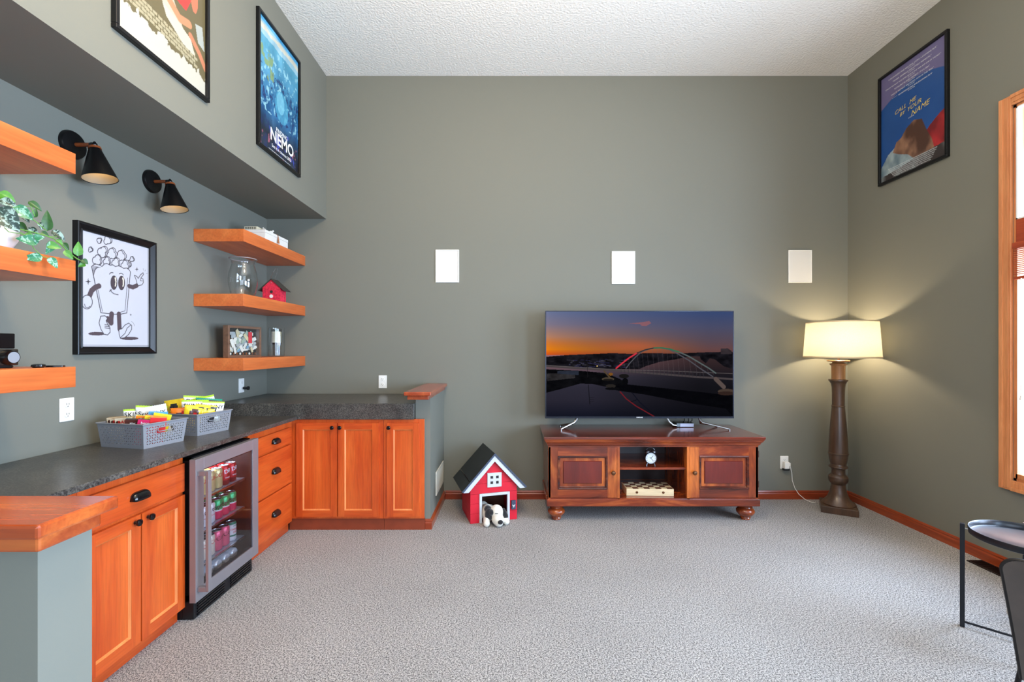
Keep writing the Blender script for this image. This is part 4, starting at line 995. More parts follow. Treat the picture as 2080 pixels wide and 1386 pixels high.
# ================================================================== BASKETS
M_bask = mat('grey_plastic', (132, 133, 138), .4)
def basket_side(m, p00, p10, p01, p11, nu, nv, hole=None):
    """woven wall: every cell has a diamond hole. p00 bottom-left ... p11 top-right"""
    p00, p10, p01, p11 = map(Vector, (p00, p10, p01, p11))
    def P(u, v): return (p00 * (1 - u) + p10 * u) * (1 - v) + (p01 * (1 - u) + p11 * u) * v
    for j in range(nv):
        for i in range(nu):
            uc, vc = (i + .5) / nu, (j + .5) / nv
            if hole and abs(uc - .5) < hole[0] and abs(vc - hole[2]) < hole[1]: continue
            C = [P(i / nu, j / nv), P((i + 1) / nu, j / nv), P((i + 1) / nu, (j + 1) / nv), P(i / nu, (j + 1) / nv)]
            if j in (0, nv - 1) or i in (0, nu - 1): m.add(C, [(0, 1, 2, 3)]); continue
            ctr = P(uc, vc); sk = .16 if (i + j) % 2 else -.16
            D = [P(uc + dx / nu, vc + dz / nv) for dx, dz in ((-sk, -.36), (.36, sk), (sk, .36), (-.36, -sk))]
            m.add(C + D, [(0, 1, 4), (1, 2, 5), (2, 3, 6), (3, 0, 7), (0, 4, 7), (1, 5, 4), (2, 6, 5), (3, 7, 6)])
def basket():
    t = thing('snack_basket', 'x', 'basket', (0, 0, .947), radians(-13), 'grey woven plastic baskets')
    a, b, A, B, H = .150, .118, .163, .131, .135
    m = MB()
    basket_side(m, (-a, -b, .002), (a, -b, .002), (-A, -B, H), (A, -B, H), 22, 9)
    basket_side(m, (a, -b, .002), (a, b, .002), (A, -B, H), (A, B, H), 17, 9, (.19, .10, .70))
    basket_side(m, (a, b, .002), (-a, b, .002), (A, B, H), (-A, B, H), 22, 9)
    basket_side(m, (-a, b, .002), (-a, -b, .002), (-A, B, H), (-A, -B, H), 17, 9, (.19, .10, .70))
    link('weave', m, M_bask, t, solid=.0022)
    link('base', MB().box(-a, a, -b, b, 0, .004), M_bask, t)
    r = MB(); A += .002; B += .002
    r.tube([(-A, -B, H), (A, -B, H)], .004, 8).tube([(A, -B, H), (A, B, H)], .004, 8).tube([(A, B, H), (-A, B, H)], .004, 8).tube([(-A, B, H), (-A, -B, H)], .004, 8)
    for x, y in ((A, B), (A, -B), (-A, B), (-A, -B)): r.ball((x, y, H), .004, 8, 6)
    link('rim', r, M_bask, t, smooth=True)
    for s in (-1, 1):
        z = .004 + .133 * .70; X = s * (.150 + .013 * .70)
        P = [(X, .046 * cos(k * pi / 12) * (1 if 1 else 0) + 0, z + .013 * sin(k * pi / 12)) for k in range(0)]
        hw, hh = .046, .012; path = []
        for k in range(25):
            an = 2 * pi * k / 24; cy = hw - hh
            path.append((X + s * sin(an) * hh * .1, (cy if cos(an) > 0 else -cy) + cos(an) * hh, z + sin(an) * hh))
        link('handle_ring', MB().tube(path, .0028, 6), M_bask, t, smooth=True)
    return t
k1 = basket(); k1.location = (-2.133, 2.651, .9475); k1['label'] = 'grey woven plastic basket of snack bars and boxes, nearer the camera'
k2 = copy_tree(k1); k2.location = (-2.097, 3.026, .9475); k2['label'] = 'grey woven plastic basket of chip and popcorn bags, farther along the counter'

mc = lambda n, c, r=.35: mat(n, c, r, spec=.5, coat=.2)
W_white, W_lime, W_yel, W_org, W_red, W_brn, W_blue, W_cream, W_teal, W_blk, W_mag = (mc('wrap_white', (232, 232, 226)), mc('wrap_lime', (176, 214, 50)), mc('wrap_yellow', (242, 206, 40)),
    mc('wrap_orange', (240, 124, 30)), mc('wrap_red', (206, 36, 36)), mc('wrap_brown', (84, 44, 36)), mc('wrap_blue', (84, 160, 206)), mc('wrap_cream', (222, 208, 180)), mc('wrap_teal', (30, 140, 110)), mc('wrap_black', (40, 38, 40)), mc('wrap_magenta', (200, 40, 90)))
W_ink = mat('wrap_ink', (40, 44, 44), .5); W_tan = mc('wrap_tan', (160, 134, 96))
def bag(label, base, loc, w, h, tk, tilt, rz, body, top, texts=(), blobs=(), group=None, roll=0.0):
    bw = base.matrix_basis if False else Matrix.Translation(base.location) @ Matrix.Rotation(base.rotation_euler.z, 4, 'Z')
    p = bw @ Vector(loc)
    t = thing('snack_bag', label, 'bag', p, rz, group)
    T = Matrix.Rotation(roll, 4, 'Y') @ Matrix.Rotation(tilt, 4, 'X')
    rnd = random.Random(label); ph = rnd.uniform(0, 6)
    def surf(sg):
        def f(u, v):
            e = (max(0, 1 - abs(2 * u - 1) ** 3) ** .6) * (sin(pi * min(1, max(0, (v - .05) / .88))) ** .45 if .05 < v < .93 else 0)
            wr = .0025 * sin(u * 21 + ph + v * 9) * e
            zig = .0025 * (int(u * 24) % 2) if v > .99 else 0
            xx = (u - .5) * w * (1 - .05 * sin(pi * v))
            return T @ Vector((xx, sg * (tk / 2 * e + wr) + (.0006 * sg), v * h - zig))
        return f
    m = MB(); nv = 16
    for sg in (-1, 1):
        fn = surf(sg); n0 = len(m.f)
        m.grid(fn, 24, nv, 0)
        for k in range(n0, len(m.f)):
            row_ = (k - n0) // 24
            if row_ >= nv * .9: m.m[k] = 1
            for (bu, bv, br, bi) in blobs:
                u = ((k - n0) % 24 + .5) / 24; v = (row_ + .5) / nv
                if sg < 0 and ((u - bu) * w) ** 2 + ((v - bv) * h) ** 2 < br * br: m.m[k] = bi
    b = link('pouch', m, [body, top, W_red, W_brn, W_yel, W_blk], t, smooth=True, ang=60)
    if texts:
        tm = MB(); fn = surf(-1)
        for s_, sz, cz in texts:
            tm.text(s_, sz, lambda x, y: fn(min(1, max(0, .5 + x / w)), min(.98, max(0, (cz + y) / h))) + T.to_3x3() @ Vector((0, -.0014, 0)), off=.012)
        link('lettering', tm, W_ink if body in (W_white, W_cream, W_yel) else M_inkw, b)
    return t
def barbox(name, label, cat, base, loc, w, h, d, tilt, rz, body, side, texts=(), dots=(), roll=0.0, group=None):
    bw = Matrix.Translation(base.location) @ Matrix.Rotation(base.rotation_euler.z, 4, 'Z')
    t = thing(name, label, cat, bw @ Vector(loc), rz, group)
    T = Matrix.Rotation(roll, 4, 'Y') @ Matrix.Rotation(tilt, 4, 'X')
    m = MB(); m.box(-w / 2, w / 2, -d / 2, d / 2, 0, h, 0, M=T)
    m.m = [1, 1, 0, 1, 0, 1]
    b = link('carton', m, [body, side], t, bevel=.0015)
    if texts:
        tm = MB()
        for s_, sz, cx, cz in texts: tm.text(s_, sz, lambda x, y: T @ Vector((cx + x, -d / 2 - .0008, cz + y)), off=.02)
        link('lettering', tm, W_red if body is W_cream else M_inkw, b)
    if dots:
        dm = MB()
        for x, z, r in dots: dm.lathe([(0, 0), (r, 0)], 16, M=T @ Matrix.Translation((x, -d / 2 - .0005, z)) @ Matrix.Rotation(pi / 2, 4, 'X'), caps=False)
        link('printed_dot', dm, W_brn, b)
    return t
RZ = radians(30)
SK = (('SKINNY', .034, .158), ('POP', .03, .115))
bag('white and lime popcorn bag at the left end of the nearer basket', k1, (-.085, .035, .01), .13, .190, .05, .10, RZ, W_white, W_lime, SK)
bag('white popcorn bag with lime corner behind the snack bars in the nearer basket', k1, (-.045, .062, .01), .15, .205, .045, .10, RZ, W_white, W_lime, SK, roll=.1)
bag('white popcorn bag standing highest in the middle of the nearer basket', k1, (.02, .085, .012), .13, .205, .04, .05, RZ - .1, W_white, W_white, SK, roll=-.18)
for i, (x, y, dd) in enumerate(((-.115, -.045, .03), (-.078, -.055, .034), (-.035, -.060, .038))):
    barbox('snack_bar_box', f"cream snack bar box with dark dots, {('leftmost', 'middle', 'rightmost')[i]} of three in the nearer basket", 'box', k1, (x, y, .012), .085, .150 - .004 * i + (.01 if i == 2 else 0), .026, .10, RZ - .3, W_cream, W_tan,
           texts=(('BARS', .024, .0, .128),), dots=((-.028, .128, .010), (.032, .130, .010)), roll=-.06, group='cream snack bar boxes')
barbox('chocolate_wrapper', 'dark brown chocolate wrapper at the front of the nearer basket', 'snack', k1, (.008, -.072, .012), .07, .148, .022, .18, RZ - .1, W_brn, W_blk, texts=(('rx', .03, 0, .125),), roll=.1)
barbox('snack_bar', 'orange wrapped snack bar beside the cream boxes in the nearer basket', 'snack', k1, (.010, -.030, .012), .075, .158, .020, .12, RZ, W_org, W_yel, texts=(('BAR', .02, 0, .14),), roll=.16)
barbox('snack_bar', 'yellow wrapped snack bar in the middle of the nearer basket', 'snack', k1, (.050, -.026, .012), .07, .160, .020, .10, RZ + .1, W_yel, W_org, texts=(('nut', .022, 0, .14),), roll=.20)
barbox('snack_bar', 'lime and yellow snack bar leaning behind the orange ones', 'snack', k1, (.065, .015, .012), .085, .166, .018, .08, RZ, W_yel, W_lime, roll=.24)
barbox('snack_bar', 'pale blue wrapped snack bar at the back of the nearer basket', 'snack', k1, (.035, .040, .012), .09, .172, .018, .08, RZ, W_blue, W_blue, roll=.1)
barbox('snack_bar', 'magenta and dark snack bar at the front right of the nearer basket', 'snack', k1, (.066, -.066, .012), .075, .146, .020, .14, RZ + .1, W_mag, W_blk, texts=(('berry', .02, 0, .125),), roll=.18)
barbox('snack_box', 'red and orange snack box at the right end of the nearer basket', 'box', k1, (.108, -.020, .012), .075, .150, .045, .06, RZ + .1, W_red, W_org, roll=.12)
bag('yellow and black chip bag at the left end of the farther basket', k2, (-.11, .005, .01), .13, .210, .05, .15, RZ - .5, W_yel, W_yel, (), ((.5, .75, .03, 5), (.45, .5, .03, 2)), roll=-.15)
bag('white popcorn bag with lime top at the back left of the farther basket', k2, (-.065, .055, .012), .16, .222, .05, .06, RZ, W_white, W_lime, (('SKINNY', .036, .185),), roll=.10)
bag('white popcorn bag with lime top, second from the left in the farther basket', k2, (-.02, .015, .012), .15, .202, .05, .12, RZ, W_white, W_lime, (('SKINNY', .036, .165),), roll=.04)
bag('teal-topped dark snack bag leaning across the farther basket', k2, (.02, .060, .012), .15, .208, .04, .10, RZ, W_brn, W_teal, (('snack', .026, .15),), roll=.12)
bag('red and orange chip bag at the front of the farther basket', k2, (-.015, -.060, .012), .14, .165, .035, .2, RZ, W_org, W_org, (), ((.6, .75, .03, 2), (.3, .7, .02, 3)))
bag('yellow snack bag with a dark round picture in the farther basket', k2, (.045, -.055, .012), .14, .180, .04, .22, RZ + .1, W_yel, W_yel, (), ((.4, .72, .028, 3), (.45, .62, .02, 2)), roll=.16)
bag('yellow and black snack bag with a rope-like picture in the farther basket', k2, (.080, -.030, .012), .12, .178, .04, .14, RZ + .15, W_blk, W_yel, (), ((.75, .75, .026, 4), (.25, .74, .02, 4)), roll=.18)
bag('silver and lime popcorn bag with pointed corners at the back of the farther basket', k2, (.045, .085, .012), .13, .222, .035, .04, RZ - .2, W_white, W_lime, (), roll=-.22)
bag('white popcorn bag at the right end of the farther basket', k2, (.088, .035, .012), .125, .190, .045, .05, RZ + .05, W_white, W_lime, (('SKINNY', .034, .155),), roll=.10)

# ================================================================== NEAR SHELVES: PLANT AND GADGETS
def leafmat(name, c1, c2, spots=0.0):
    m, nt, b = _base(name); mp = objmap(nt)
    n = noise(nt, 60, 3, .6, 1.0, mp); r = nt.nodes.new('ShaderNodeValToRGB')
    p = .50 if spots else .2
    r.color_ramp.elements[0].position = p; r.color_ramp.elements[1].position = p + (.07 if spots else .6)
    r.color_ramp.elements[0].color = sr(*c1); r.color_ramp.elements[1].color = sr(*c2)
    nt.links.new(n.outputs[0], r.inputs[0]); nt.links.new(r.outputs[0], b.inputs['Base Color']); b.inputs['Roughness'].default_value = .4
    return m
LF = {'v': leafmat('variegated_leaf', (24, 50, 36), (140, 164, 150), 1), 't': leafmat('teal_leaf', (40, 118, 76), (140, 180, 154), 1), 'g': leafmat('green_leaf', (48, 116, 34), (92, 150, 52)), 'd': leafmat('dark_leaf', (28, 66, 26), (52, 100, 40))}
M_stem = mat('stem_green', (96, 150, 60), .5)
pp = thing('trailing_plant', 'white pot of trailing variegated and green leaves at the left edge', 'plant', (-2.20, 1.93, 1.914))
ox, oy, oz = -2.20, 1.93, 1.914
def PL(cx, cy, X):
    px = cx / 3.465; py = 220 + cy / 3.465; Y = -X * 930 / (1040 - px)
    return Vector((X - ox, Y - oy, 1.5 + (708 - py) * Y / 930 - oz))
link('pot', MB().lathe([(.045, 0), (.062, .012), (.082, .05), (.086, .085), (.078, .118), (.072, .13), (.068, .13), (.072, .11), (0, .105)], 36), mat('pot_white', (226, 222, 220), .3), pp, smooth=True)
link('soil', MB().lathe([(0, .108), (.072, .108)], 24, caps=False), mat('soil', (50, 36, 26), .9), pp)
RT = Vector((.68, .73, 0)); VW = Vector((.73, -.68, 0))
LEAVES = [(-10, 590, 112, 645, .5, 'g', -2.14), (0, 640, 128, 690, .5, 'v', -2.12), (-40, 700, 140, 850, .62, 'v', -2.08), (95, 690, 240, 770, .5, 't', -2.09), (200, 655, 300, 712, .4, 'd', -2.16), (330, 865, 332, 715, .42, 'd', -2.10),
          (235, 770, 255, 700, .45, 'd', -2.12), (130, 800, 200, 870, .5, 'd', -2.12), (200, 840, 280, 900, .5, 'v', -2.08), (365, 860, 465, 925, .42, 'v', -2.06), (240, 915, 320, 900, .6, 't', -2.04), (275, 940, 108, 935, .50, 't', -2.035),
          (380, 940, 320, 1035, .5, 't', -2.035), (325, 955, 440, 975, .5, 'g', -2.05), (445, 945, 488, 1000, .5, 'd', -2.05), (545, 1040, 553, 935, .52, 'g', -2.04), (575, 1065, 625, 1095, .55, 'd', -2.03), (600, 1095, 545, 1122, .5, 'g', -2.03),
          (300, 1050, 150, 1070, .42, 't', -2.03), (345, 1050, 408, 1125, .6, 't', -2.03), (395, 925, 445, 955, .5, 'g', -2.05), (455, 1000, 520, 1060, .4, 'g', -2.035), (290, 870, 350, 900, .45, 'd', -2.08), (-60, 620, 60, 600, .5, 'g', -2.2), (-80, 700, 0, 830, .5, 'v', -2.12),
          (140, 730, 210, 800, .5, 'v', -2.10), (280, 800, 300, 860, .4, 'v', -2.09), (180, 880, 240, 915, .5, 'g', -2.08)]
rnd = random.Random(11)
for bx_, by_, tx_, ty_, wr, kd, X in LEAVES:
    a = PL(bx_, by_, X); Y = a.y + oy; k = Y / 930 / 3.465
    ax = RT * ((tx_ - bx_) * k / 1.46) + Vector((0, 0, -(ty_ - by_) * k)); Lh = ax.length; ad = ax.normalized()
    nrm = (VW + Vector((rnd.uniform(-.3, .3), rnd.uniform(-.3, .3), rnd.uniform(.0, .5)))); nrm = (nrm - ad * nrm.dot(ad)).normalized(); sd = ad.cross(nrm)
    Wd = Lh * wr * (1.15 if abs(tx_ - bx_) > abs(ty_ - by_) else .8) + .006
    if kd != 'x':
        def lf(u, v, a=a, ad=ad, sd=sd, nrm=nrm, Lh=Lh, Wd=Wd):
            wv = (sin(pi * min(1, v ** .62)) ** .8) * Wd / 2 * (1.12 - .3 * v) if 0 < v < 1 else 0
            s = 2 * u - 1
            return a + ad * (v * Lh) + sd * (s * wv) + nrm * (abs(s) * wv * .35 - .18 * Lh * (v - .45) ** 2 + .002)
        m = MB().grid(lf, 6, 9); link('leaf', m, LF[kd], pp, smooth=True, ang=80)
for P_, r_ in (([(40, 830), (130, 850), (215, 868), (300, 890), (380, 918), (430, 960), (480, 1010), (540, 1060), (600, 1085)], .0022), ([(0, 800), (90, 700), (170, 690), (215, 690), (245, 760)], .0016), ([(100, 850), (190, 900), (240, 990), (300, 1045), (370, 1065)], .0016),
              ([(230, 780), (290, 830), (330, 862)], .0016), ([(300, 890), (345, 905), (400, 905)], .0014), ([(430, 960), (500, 1030), (560, 1070)], .0018), ([(30, 840), (60, 870), (150, 885), (240, 915)], .0016)):
    pts = [PL(x, y, -2.11 + .075 * min(1, max(0, x) / 300)) for x, y in P_]
    link('stem', MB().tube(pts, r_, 6), M_stem, pp, smooth=True)

M_gun = mat('gunmetal', (92, 86, 80), .25, .8)
gd = thing('media_gadget', 'small black two-tier media gadget with a silver dial on the lowest left shelf', 'gadget', (-2.19, 1.93, 1.414), L)
link('lower_case', MB().box(-.12, .103, 0, .17, .012, .083), M_gun, gd, bevel=.004)
link('upper_case', MB().box(-.12, .098, .010, .16, .085, .152), M_blackg, gd, bevel=.004)
link('base_pad', MB().box(-.11, .09, .01, .16, 0, .013), M_blackp, gd, bevel=.003)
Mx = Matrix.Translation((.055, 0, .047)) @ Matrix.Rotation(pi / 2, 4, 'X')
dl = link('dial', MB().lathe([(0, 0), (.033, 0), (.033, .012), (.030, .024), (.027, .030), (.0, .030)], 36, M=Mx), M_blackg, gd, smooth=True)
link('dial_face', MB().lathe([(0, .0305), (.024, .0305)], 32, M=Mx, caps=False), mat('dial_silver', (150, 156, 166), .45, .3), dl)
link('badge', MB().box(.0, .035, .0085, .0098, .135, .140), M_inkw, gd)
link('port', MB().lathe([(0, 0), (.003, 0), (.003, .002), (0, .002)], 10, M=Matrix.Translation((.085, .0095, .006)) @ Matrix.Rotation(pi / 2, 4, 'X')), M_chrome, gd)
pk = MB().lathe([(0, 0), (.018, 0), (.024, .006), (.023, .014), (.014, .017), (0, .017)], 28, c=(-2.10, 2.03, 1.4141))
tag(link('black_puck', pk, M_blackg, smooth=True, origin=(-2.10, 2.03, 1.414)), 'glossy black oval puck in front of the media gadget', 'remote')
tag(link('black_card', MB().box(-.03, .03, -.018, .018, 0, .008, M=Matrix.Translation((-2.10, 2.105, 1.4142)) @ Matrix.Rotation(.5, 4, 'Z')), M_blackg, bevel=.002, origin=(-2.10, 2.105, 1.414)), 'thin flat black device lying near the end of the lowest left shelf', 'gadget')

# ================================================================== FAR SHELVES: DECOR
M_boxw = mat('white_box', (222, 222, 218), .45)
wb = thing('white_keepsake_box', 'white lidded box with a tan tassel on the top far shelf', 'box', (-2.20, 4.095, 2.4182))
link('box_body', MB().box(-.10, .10, -.195, .195, 0, .070), M_boxw, wb, bevel=.002)
link('lid', MB().box(-.102, .102, -.197, .197, .0705, .096), M_boxw, wb, bevel=.003)
M_tassel = mat('tassel_tan', (150, 96, 60), .8)
tsl = link('tassel', MB().tube([(.04, 0, .098), (.098, 0, .099), (.108, 0, .088)], .0025, 6), M_tassel, wb)
for i in range(7): link('strand', MB().tube([(.109, 0, .088), (.111, -.006 + i * .002 * 1.0, .06), (.112, -.015 + i * .005, .022)], .002, 5), M_tassel, tsl)
bd = thing('bird_figurine', 'small pale bird figurine perched on the white keepsake box', 'figurine', (-2.135, 4.06, 2.5147), 1.2)
link('bird_body', MB().ball((0, 0, .016), .013, sc=(1.5, .8, .9)).ball((.018, 0, .030), .008).tube([(-.014, 0, .018), (-.034, 0, .010)], [.006, .002], 6).tube([(.024, 0, .030), (.032, 0, .029)], [.002, .0005], 5), M_boxw, bd, smooth=True)
bd2 = copy_tree(bd); bd2.location = (-2.15, 3.97, 2.5147); bd2.rotation_euler = (0, 0, 2.4); bd2['label'] = 'second small pale bird on the keepsake box, nearer the stack of lattice trinkets'
tk = thing('lattice_box', 'flat cream box with cut-out slots lying on the white keepsake box', 'box', (-2.235, 3.99, 2.5147))
link('box_body', MB().box(-.055, .055, -.075, .075, 0, .030), mat('lattice_cream', (206, 200, 176), .5), tk, bevel=.002)
for r_ in range(2):
    for i in range(5): link('slot', MB().box(-.046 + i * .019, -.032 + i * .019, -.0762, -.0748, .006 + r_ * .011, .012 + r_ * .011), M_slot, tk)
gj = thing('glass_jar', 'large empty clear glass jar with flared lip on the middle far shelf', 'jar', (-2.215, 3.77, 1.9202))
jp = [(0, .004), (.075, .0), (.082, .008), (.094, .04), (.106, .10), (.108, .15), (.102, .20), (.088, .25), (.082, .272), (.084, .295), (.098, .308), (.101, .314)]
ji = [(r - .0035 if r > .01 else 0, z + (.004 if z < .01 else 0)) for r, z in jp][::-1]
link('jar_body', MB().lathe(jp + [(.098, .317)] + ji, 48, caps=False), M_glass, gj, smooth=True, ang=60)
link('lip', MB().tube([(.100 * cos(2 * pi * k / 36), .100 * sin(2 * pi * k / 36), .315) for k in range(37)], .004, 8), mat('glass_edge', (150, 140, 140), .1, spec=.8), gj, smooth=True)
M_bhred = mat('birdhouse_red', (206, 40, 66), .6, var=.35, vscale=60)
bh = thing('birdhouse', 'little red wooden birdhouse with wire hanger on the middle far shelf', 'birdhouse', (-2.148, 4.14, 1.9202))
link('house_body', MB().prism([(-.079, 0), (.079, 0), (.079, .125), (0, .196), (-.079, .125)], -.05, .05), M_bhred, bh)
M_rw = mat('roof_weathered', (64, 62, 56), .7, .2)
for i in range(9): link('clapboard', MB().box(-.0785, .0785, -.053, -.050, .001 + i * .0137, .0125 + i * .0137), M_bhred, bh)
for s_ in (-1, 1):
    P = [(0, .204), (s_ * .118, .098), (s_ * .114, .093), (0, .196)]
    link('roof_panel', MB().prism(P if s_ > 0 else P[::-1], -.062, .062), M_rw, bh)
Mx = Matrix.Translation((0, -.053, .085)) @ Matrix.Rotation(pi / 2, 4, 'X')
link('entrance_hole', MB().lathe([(0, .0008), (.0135, .0008)], 20, M=Mx, caps=False), M_slot, bh)
link('button_perch', MB().lathe([(0, 0), (.015, 0), (.016, .004), (.010, .005), (0, .004)], 20, M=Matrix.Translation((0, -.053, .045)) @ Matrix.Rotation(pi / 2, 4, 'X')), M_boxw, bh, smooth=True)
link('wire_hanger', MB().tube([(0, -.055, .16), (-.012, -.04, .21), (-.010, 0, .27), (.012, .0, .305), (.026, 0, .30), (.022, 0, .26), (.004, 0, .205)], .0014, 6), M_chrome, bh, smooth=True)
sb = thing('shadow_box', 'brown wooden shadow box frame full of ticket stubs on the bottom far shelf', 'picture', (-2.27, 3.66, 1.4242), L - radians(8))
M_sbw = wood('shadow_box_wood', (96, 70, 54), (134, 100, 78), 'x', .45, 14, .1)
H_, W_ = .262, .39; f = MB(); e = .020
f.box(0, e, 0, .045, 0, H_).box(W_ - e, W_, 0, .045, 0, H_).box(e, W_ - e, 0, .045, 0, e).box(e, W_ - e, 0, .045, H_ - e, H_)
link('frame', f, M_sbw, sb, bevel=.001)
link('backing', MB().box(e, W_ - e, .036, .042, e, H_ - e), M_slot, sb)
tc = [mat('stub_white', (226, 224, 214), .6), mat('stub_grey', (170, 176, 176), .6), mat('stub_green', (160, 176, 160), .6), mat('stub_red', (212, 50, 62), .6), mat('stub_cream', (214, 200, 160), .6), mat('stub_blue', (120, 160, 186), .6), mat('coin_copper', (160, 96, 60), .3, .6)]
rnd = random.Random(5)
for i in range(64):
    x = rnd.uniform(.05, W_ - .06); z = rnd.uniform(.045, .205 - .0 * x); a = rnd.uniform(-1.3, 1.3); w_ = rnd.uniform(.02, .045); h_ = rnd.uniform(.008, .018); k = rnd.choice([0, 0, 0, 0, 1, 1, 2, 2, 4, 4, 5])
    y_ = .010 + i * .0004
    link('ticket_stub', MB().box(-w_, w_, y_, y_ + .0003, -h_, h_, M=Matrix.Translation((min(max(x, .06), W_ - .065), 0, min(max(z, .065), H_ - .06))) @ Matrix.Rotation(a, 4, 'Y')), tc[k], sb)
link('ticket_stub', MB().box(.24, .285, .008, .0085, .12, .215), tc[3], sb, label='plain red ticket stub')
for i in range(9): link('coin', MB().lathe([(0, 0), (.010, 0), (.010, .001), (0, .001)], 14, M=Matrix.Translation((.04 + i * .036, .012, .032)) @ Matrix.Rotation(pi / 2, 4, 'X')), tc[6] if i % 3 else tc[0], sb)
link('glass_front', MB().box(e, W_ - e, .003, .0045, e, H_ - e), M_glass, sb)
ch = thing('candle_holder', 'tall clear glass hurricane holder with a cream candle on the bottom far shelf', 'candle', (-2.135, 4.15, 1.4242))
link('glass_cylinder', MB().lathe([(0, .003), (.060, 0), (.068, .01), (.071, .13), (.066, .262), (.064, .262), (.069, .13), (.066, .012), (0, .007)], 40, caps=False), M_glass, ch, smooth=True, ang=60)
link('inner_cup', MB().lathe([(.030, .012), (.032, .11), (.045, .125), (.045, .25), (.043, .25), (.043, .128), (.030, .115), (.028, .012)], 32, caps=False), M_glass, ch, smooth=True)
link('candle', MB().lathe([(0, .128), (.041, .128), (.041, .225), (.038, .228), (0, .226)], 32).tube([(0, 0, .226), (.002, 0, .238)], .001, 5), mat('candle_wax', (226, 220, 196), .5), ch, smooth=True)
link('black_disc', MB().lathe([(0, .112), (.034, .112), (.040, .120), (.040, .127), (0, .127)], 24), M_blackg, ch, smooth=True)

# ================================================================== RED DOGHOUSE AND PLUSH DOG
M_dr = mat('doghouse_red', (202, 26, 46), .5, var=.08, vscale=8, spec=.4); M_dw = mat('doghouse_white', (196, 200, 206), .5); M_dk = mat('doghouse_roof', (30, 34, 36), .55, var=.2, vscale=12); M_nv = mat('doghouse_navy', (58, 68, 88), .5)
M_in = wood('doghouse_inside', (96, 52, 34), (126, 72, 46), 'x', .6, 8, 0)
dh = thing('doghouse', 'small red wooden doghouse with black roof and white trim by the back wall', 'doghouse', (-.156, 3.965, 0), radians(16.5))
HW2 = .208; DP = .385; PK = .575; EV = .330
def hwz(z): return HW2 if z <= EV + .02 else HW2 * max(0, (PK - z) / (PK - EV - .02))
zs = [0, .083, .167, .251, .335, .419, .503, PK - .004]
for i in range(7):
    z0_, z1_ = zs[i] + .0008, zs[i + 1] - .0008
    cuts = [(-1, 1)] if z0_ > .226 else [(-1, -.108), (.118, 1)]
    for a, b in cuts:
        P = [(max(-hwz(z0_), a), z0_), (min(hwz(z0_), b), z0_), (min(hwz(z1_), b), z1_), (max(-hwz(z1_), a), z1_)]
        if z0_ < EV + .02 < z1_ and a < -.5: P = [(-HW2, z0_), (HW2, z0_), (HW2, EV + .02), (hwz(z1_), z1_), (-hwz(z1_), z1_), (-HW2, EV + .02)]
        link('plank', MB().prism(P, 0, .014), M_dr, dh, bevel=.001)
    if z0_ < .3:
        for s_ in (-1, 1):
            link('plank', MB().box(s_ * HW2 - (.014 if s_ > 0 else 0), s_ * HW2 + (.014 if s_ < 0 else 0), .0145, DP, z0_, min(z1_, EV)), M_dr, dh, bevel=.001)
link('back_panel', MB().prism([(-HW2 + .015, 0), (HW2 - .015, 0), (HW2 - .015, EV), (0, PK - .03), (-HW2 + .015, EV)], DP - .014, DP), M_in, dh)
link('floor_panel', MB().box(-HW2 + .015, HW2 - .015, .015, DP - .015, 0, .006), M_in, dh)
sl = (PK - EV - .02) / HW2; nx_, nz_ = sl / math.hypot(1, sl), 1 / math.hypot(1, sl)
def slope(s_, t): return (s_ * t * .275, PK + .0 - t * .275 * sl)     # t 0 ridge .. 1 eave
for s_ in (-1, 1):
    for (t0, t1) in ((0, .74), (.755, 1.0)):
        a = slope(s_, t0); b = slope(s_, t1); th_ = .014
        P = [(a[0] + s_ * nx_ * .004, a[1] + nz_ * .004), (b[0] + s_ * nx_ * .004, b[1] + nz_ * .004), (b[0] + s_ * nx_ * (.004 + th_), b[1] + nz_ * (.004 + th_)), (a[0] + s_ * nx_ * (.004 + th_) * (1 if t0 else 0), a[1] + nz_ * .004 + th_ * (nz_ if t0 else 1.35))]
        link('roof_board', MB().prism(P, -.030, DP + .045), M_dk, dh, bevel=.001)
    a = slope(s_, 0); b = slope(s_, 1.0)
    P = [(0, PK - .045), (b[0] - s_ * .036, b[1] + .012), (b[0] + s_ * .0, b[1] + .012 - .008), (b[0], b[1] + .006), (0, PK + .004)]
    P = [(0, PK - .048), (b[0] - s_ * .048, b[1] - .0), (b[0] - s_ * .004, b[1] - .0), (b[0] - s_ * .0, b[1] + .004), (0, PK + .002)]
    link('bargeboard', MB().prism(P, -.032, -.001), M_dw, dh, bevel=.001)
    P = [(0, PK + .004), (b[0], b[1] + .003), (b[0] + s_ * nx_ * .017, b[1] + nz_ * .017), (0, PK + .025)]
    link('roof_edge', MB().prism(P, -.040, -.0305), M_nv, dh, bevel=.001)
f = MB(); f.box(-.130, -.108, -.010, .016, 0, .250).box(.118, .140, -.010, .016, 0, .250).box(-.108, .118, -.010, .016, .228, .250)
link('door_trim', f, M_dw, dh, bevel=.002)
wf = MB(); x0_, x1_, z0_, z1_ = -.060, .066, .302, .424
wf.box(x0_, x1_, -.010, -.0005, z0_, z0_ + .026).box(x0_, x1_, -.010, -.0005, z1_ - .026, z1_).box(x0_, x0_ + .026, -.010, -.0005, z0_ + .026, z1_ - .026).box(x1_ - .026, x1_, -.010, -.0005, z0_ + .026, z1_ - .026)
wf.box(-.010, .016, -.010, -.0005, z0_ + .026, z1_ - .026).box(x0_ + .026, -.010, -.010, -.0005, .352, .374).box(.016, x1_ - .026, -.010, -.0005, .352, .374)
wf_ = link('window_frame', wf, M_dw, dh, bevel=.001)
for x in (x0_ + .026, .016):
    for z in (z0_ + .026, .374): link('window_pane', MB().box(x, x + .024, -.003, -.0006, z, z + .024), M_slot, wf_)
